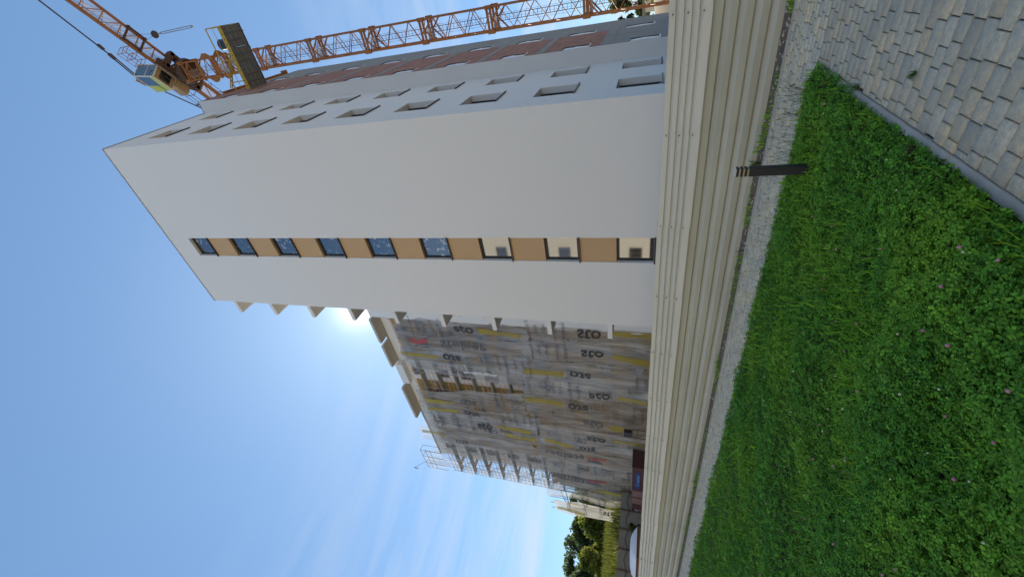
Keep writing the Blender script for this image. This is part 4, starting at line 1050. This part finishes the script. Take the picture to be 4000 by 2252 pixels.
p.add(vs, [(i*n_+j, i*n_+j+1, (i+1)*n_+j+1, (i+1)*n_+j) for i in range(len(prof)-1) for j in range(n_-1)]); p.build('tarpaulin', M_['tarp'], sk, smooth=True)
p = MB(); p.beam(c0+Vector((0, 0, .8)), c1+Vector((0, 0, .8)), 1.66, 1.54); p.build('body', M_['rust'], sk)
p = MB(); p.beam(c0-d_*.05+Vector((0, 0, 1.58)), c1+d_*.05+Vector((0, 0, 1.58)), 1.76, .06); p.build('rim', M_['maroon'], sk)
# far grey panel wall with posts
fw_ = thing('panel_wall', polar(-69, 55), 'long grey concrete panel wall below the sunlit tree bank', 'wall')
a0, a1 = polar(-58, 58), polar(-80, 54); p = MB(); p.beam(a0+Vector((0, 0, 1.7)), a1+Vector((0, 0, 1.7)), .14, 3.5); p.build('panels', M_['wallgrey'], fw_)
for i in range(11):
    q = a0.lerp(a1, (i+.5)/11); p = MB(); p.tube(q+Vector((.14, -.1, 0)), q+Vector((.14, -.1, 3.55)), .08, 6); p.build('post', M_['wood'], fw_)
p = MB(); pr = None
for i in range(67):
    t = i/66; q = a0.lerp(a1, t)+Vector((.3, -.2, 2.8-.3*math.sin(t*11*math.pi)**2))
    if pr: p.tube(pr, q, .035, 4)
    pr = q
p.build('cable', M_['rope'], fw_)
# bank of dry grass with trees
b = MB(); rows = ((58, 3.2), (62, 4.0), (72, 5.0), (84, 6.2), (130, 7.5), (200, 7.0)); A_ = np.linspace(-95, -45, 40); vs = []
for d, z in rows:
    for a in A_: vs.append(polar(a, d, z+.5*math.sin(a*1.7+d)*.5 if d > 60 else z*.9))
b.add(vs, [(i*40+j, i*40+j+1, (i+1)*40+j+1, (i+1)*40+j) for i in range(len(rows)-1) for j in range(39)])
tag(b.build('grass_bank', M_['field'], smooth=True), kind='structure')
def scat_bank(n):
    a = rng.uniform(R(-80), R(-60), n); d = rng.uniform(59, 84, n); return np.stack([d*np.sin(a), d*np.cos(a)], 1), d
P_, d_b = scat_bank(9000); hz = np.interp(d_b, [58, 62, 72, 84], [2.9, 4.0, 5.0, 6.2])
V = np.zeros((9000, 4, 3)); a = rng.uniform(0, 6.28, 9000); wd = rng.uniform(.04, .10, 9000); hh = rng.uniform(.4, 1.1, 9000)
for q, (s1_, t) in enumerate(((-1, 0), (1, 0), (.3, 1), (-.3, 1))):
    V[:, q, 0] = P_[:, 0]+np.cos(a)*wd*s1_; V[:, q, 1] = P_[:, 1]+np.sin(a)*wd*s1_; V[:, q, 2] = hz-.1+hh*t
cc = greens(9000, rng.random(9000), (.030, .048, .012), (.055, .062, .018), (.075, .070, .025))
tag(npmesh('tall_grass', V.reshape(-1, 3), np.arange(36000).reshape(-1, 4), M_['blade'], np.repeat(cc, 4, 0)), kind='stuff')

def tree(nm, base, h, rad, n, lo, hi, label, cat='tree', group=None, leaf=.22, trunk=.3, lobes=9, taper=.5):
    root = thing(nm, base, label, cat, group); base = Vector(base)
    cen = []
    for i in range(lobes):
        t = random.random(); z = h*(trunk+(1-trunk)*(.15+.75*t)); rr = rad*(1-taper*t)*random.uniform(.2, .85); a = random.uniform(0, 6.28)
        cen.append((rr*math.cos(a), rr*math.sin(a), z, rad*random.uniform(.30, .55)*(1-.35*t)))
    cen.append((0, 0, h*.88, rad*.35))
    C_ = np.array(cen); k = rng.integers(0, len(C_), n); dv = rng.normal(size=(n, 3)); dv /= np.linalg.norm(dv, axis=1)[:, None]
    rr = rng.random(n)**.45; P = C_[k, :3]+dv*(C_[k, 3]*rr)[:, None]*np.array([1, 1, .85])
    sz = leaf*rng.uniform(.5, 1.3, n); e1 = rng.normal(size=(n, 3)); e1 /= np.linalg.norm(e1, axis=1)[:, None]
    e2 = np.cross(e1, rng.normal(size=(n, 3))); e2 /= np.linalg.norm(e2, axis=1)[:, None]
    V = np.stack([P-e1*sz[:, None], P-e2*sz[:, None]*.6, P+e1*sz[:, None], P+e2*sz[:, None]*.6], 1)+np.array(base)
    t = (rng.random((len(C_), 1)))[k]; c = np.array(lo)*(1-t)+np.array(hi)*t; c = c*rng.uniform(.7, 1.25, (n, 1))
    npmesh('crown', V.reshape(-1, 3), np.arange(n*4).reshape(-1, 4), M_['leaf'], np.repeat(c, 4, 0), root, base)
    b = MB(); b.tube(base-Vector((0, 0, .3)), base+Vector((0, 0, h*.6)), h*.022, 7, r2=h*.01)
    for q in cen[:6]: b.tube(base+Vector((0, 0, h*trunk*.9)), base+Vector(q[:3]), h*.010, 5, r2=h*.004)
    b.build('trunk', M_['bark'], root)
    return root
GD, GL = (.05, .08, .027), (.115, .15, .045)
YG = ((.10, .135, .02), (.24, .26, .035))  # yellow-green leaves, sunlight put into the tint as a brighter colour
zb = lambda d: float(np.interp(d, [58, 62, 72, 84, 130], [2.9, 4.0, 5.0, 6.2, 7.5]))
TR = [(-57.5, 92, 8.2, 4.6, 0, 'dark bushy tree just left of the far scaffold end'), (-60.6, 90, 7.2, 4.4, 1, 'bright yellow green tree half behind the pale end sheet'),
      (-62.4, 100, 9.2, 4.6, 0, 'dark pointed tree above the pale end sheet'), (-64.0, 88, 6.2, 4.2, 1, 'sunlit yellow green tree directly left of the pale end sheet'),
      (-65.2, 99, 9.3, 4.4, 0, 'dark tree with spiky top left of the pale end sheet'), (-66.6, 89, 5.6, 3.8, 1, 'yellow green rounded tree low in the middle of the bank'),
      (-67.6, 96, 7.8, 4.4, 0, 'mid green tree between two taller dark crowns'), (-69.2, 102, 9.6, 4.8, 0, 'tall dark green tree in the middle of the far row'),
      (-70.2, 88, 5.0, 3.6, 1, 'small sunlit tree under the tall dark one'), (-71.6, 97, 8.6, 4.6, 0, 'dark green tree above the white tarpaulin'),
      (-72.8, 90, 6.4, 4.2, 2, 'low grey green tree in front of the dark far row'), (-74.6, 98, 9.0, 5.0, 2, 'broad grey green tree at the left picture edge'), (-77.4, 96, 8.6, 4.8, 0, 'dark tree beyond the left picture edge')]
for az_, d, h, rd, kd, lab in TR:
    lo, hi = (GD, GL) if kd == 0 else YG if kd == 1 else ((.06, .085, .035), (.11, .14, .06))
    tree('tree', polar(az_, d, zb(d)-.4), h, rd, 5200, lo, hi, lab, group='trees on the far bank', leaf=.30, trunk=.04, lobes=18, taper=.55)
for az_, d, h, rd, lab in ((-66.2, 50, 2.4, .9, 'small sunlit shrub in front of the grey panel wall'), (-68.6, 47, 1.5, .8, 'low dark shrub at the foot of the panel wall'), (-73.6, 60, 5.3, 1.9, 'round dark green bush rising over the panel wall')):
    tree('shrub', polar(az_, d, 0), h, rd, 1500, (.05, .07, .015), (.13, .15, .025) if d < 55 else (.04, .07, .02), lab, 'shrub', leaf=.13, trunk=.1, lobes=8)
for az_, d, h, rd, kd, lab in ((-2.2, 66, 8.2, 2.6, 1, 'light green tree behind the crane base at the top edge'), (-4.1, 70, 8.0, 2.2, 0, 'dark green tree behind the crane base beside the concrete wall'), (-5.6, 72, 7.2, 2.0, 0, 'dark tree partly hidden by the unfinished side wall'), (-3.2, 50, 3.2, 1.3, 1, 'small yellow green bush behind the crane foot'), (-.4, 74, 8.5, 3.0, 0, 'broad dark tree beyond the top picture edge')):
    lo, hi = (GD, GL) if kd == 0 else YG
    tree('tree', polar(az_, d, 0), h, rd, 3000, lo, hi, lab, group='trees behind the crane', leaf=.22, trunk=.12, lobes=11)
hs = thing('site_cabin', polar(-3.4, 56), 'small pale cabin behind the crane foot among the trees', 'cabin')
q = polar(-3.4, 56); p = MB(); p.box(q.x-1.6, q.x+3, q.y, q.y+3, 0, 2.8); p.build('wall', M_['plaster_old'], hs)
p = MB(); p.box(q.x-1.9, q.x+3.3, q.y-.3, q.y+3.3, 2.8, 3.05); p.build('roof', M_['wallgrey'], hs)
b = MB(); vs = []; c = polar(-4.0, 44)
for i in range(9):
    for j in range(9):
        u, v = i/8*2-1, j/8*2-1; vs.append((c.x+u*5, c.y+v*4, max(-.1, 1.9*(1-u*u)*(1-v*v)+.15*math.sin(i*2.1+j))))
b.add(vs, [(i*9+j, i*9+j+1, i*9+j+10, i*9+j+9) for i in range(8) for j in range(8)]); tag(b.build('sand_heap', M_['sand'], smooth=True), kind='structure')

# ------------------------------------------------------------------ building across the lawn, seen only mirrored in the lower windows
ob = thing('cream_house', (-20, -20, 0), 'cream apartment house with brown windows mirrored in the lower window panes', 'building')
hl = [(x, x+1.7, s, s+1.6) for x in np.arange(-60.4, 10, 4.2) for s in (2.2, 5.2, 8.2, 11.4, 14.4, 17.4, 20.4)]
b = MB(); wall_grid(b, 'x', -17.0, -66, 14, -.2, 24.2, hl)
b.quad((-66, -17, 24.2), (14, -17, 24.2), (14, -28, 24.2), (-66, -28, 24.2)); b.quad((14, -17, -.2), (14, -28, -.2), (14, -28, 24.2), (14, -17, 24.2))
b.build('wall', M_['plaster_old'], ob)
for (a, c, z0, z1) in hl:
    f = MB(); f.box(a, c, -17.2, -17.14, z0, z1); w_ = f.build('window', M_['glass'], ob)
    f = MB(); f.box(a, a+.1, -17.139, -17.09, z0, z1); f.box(c-.1, c, -17.139, -17.09, z0, z1); f.box((a+c)/2-.06, (a+c)/2+.06, -17.139, -17.09, z0, z1); f.box(a+.1, c-.1, -17.138, -17.092, z1-.1, z1); f.box(a+.1, c-.1, -17.138, -17.092, z0, z0+.1)
    f.build('frame', M_['wood'], w_)
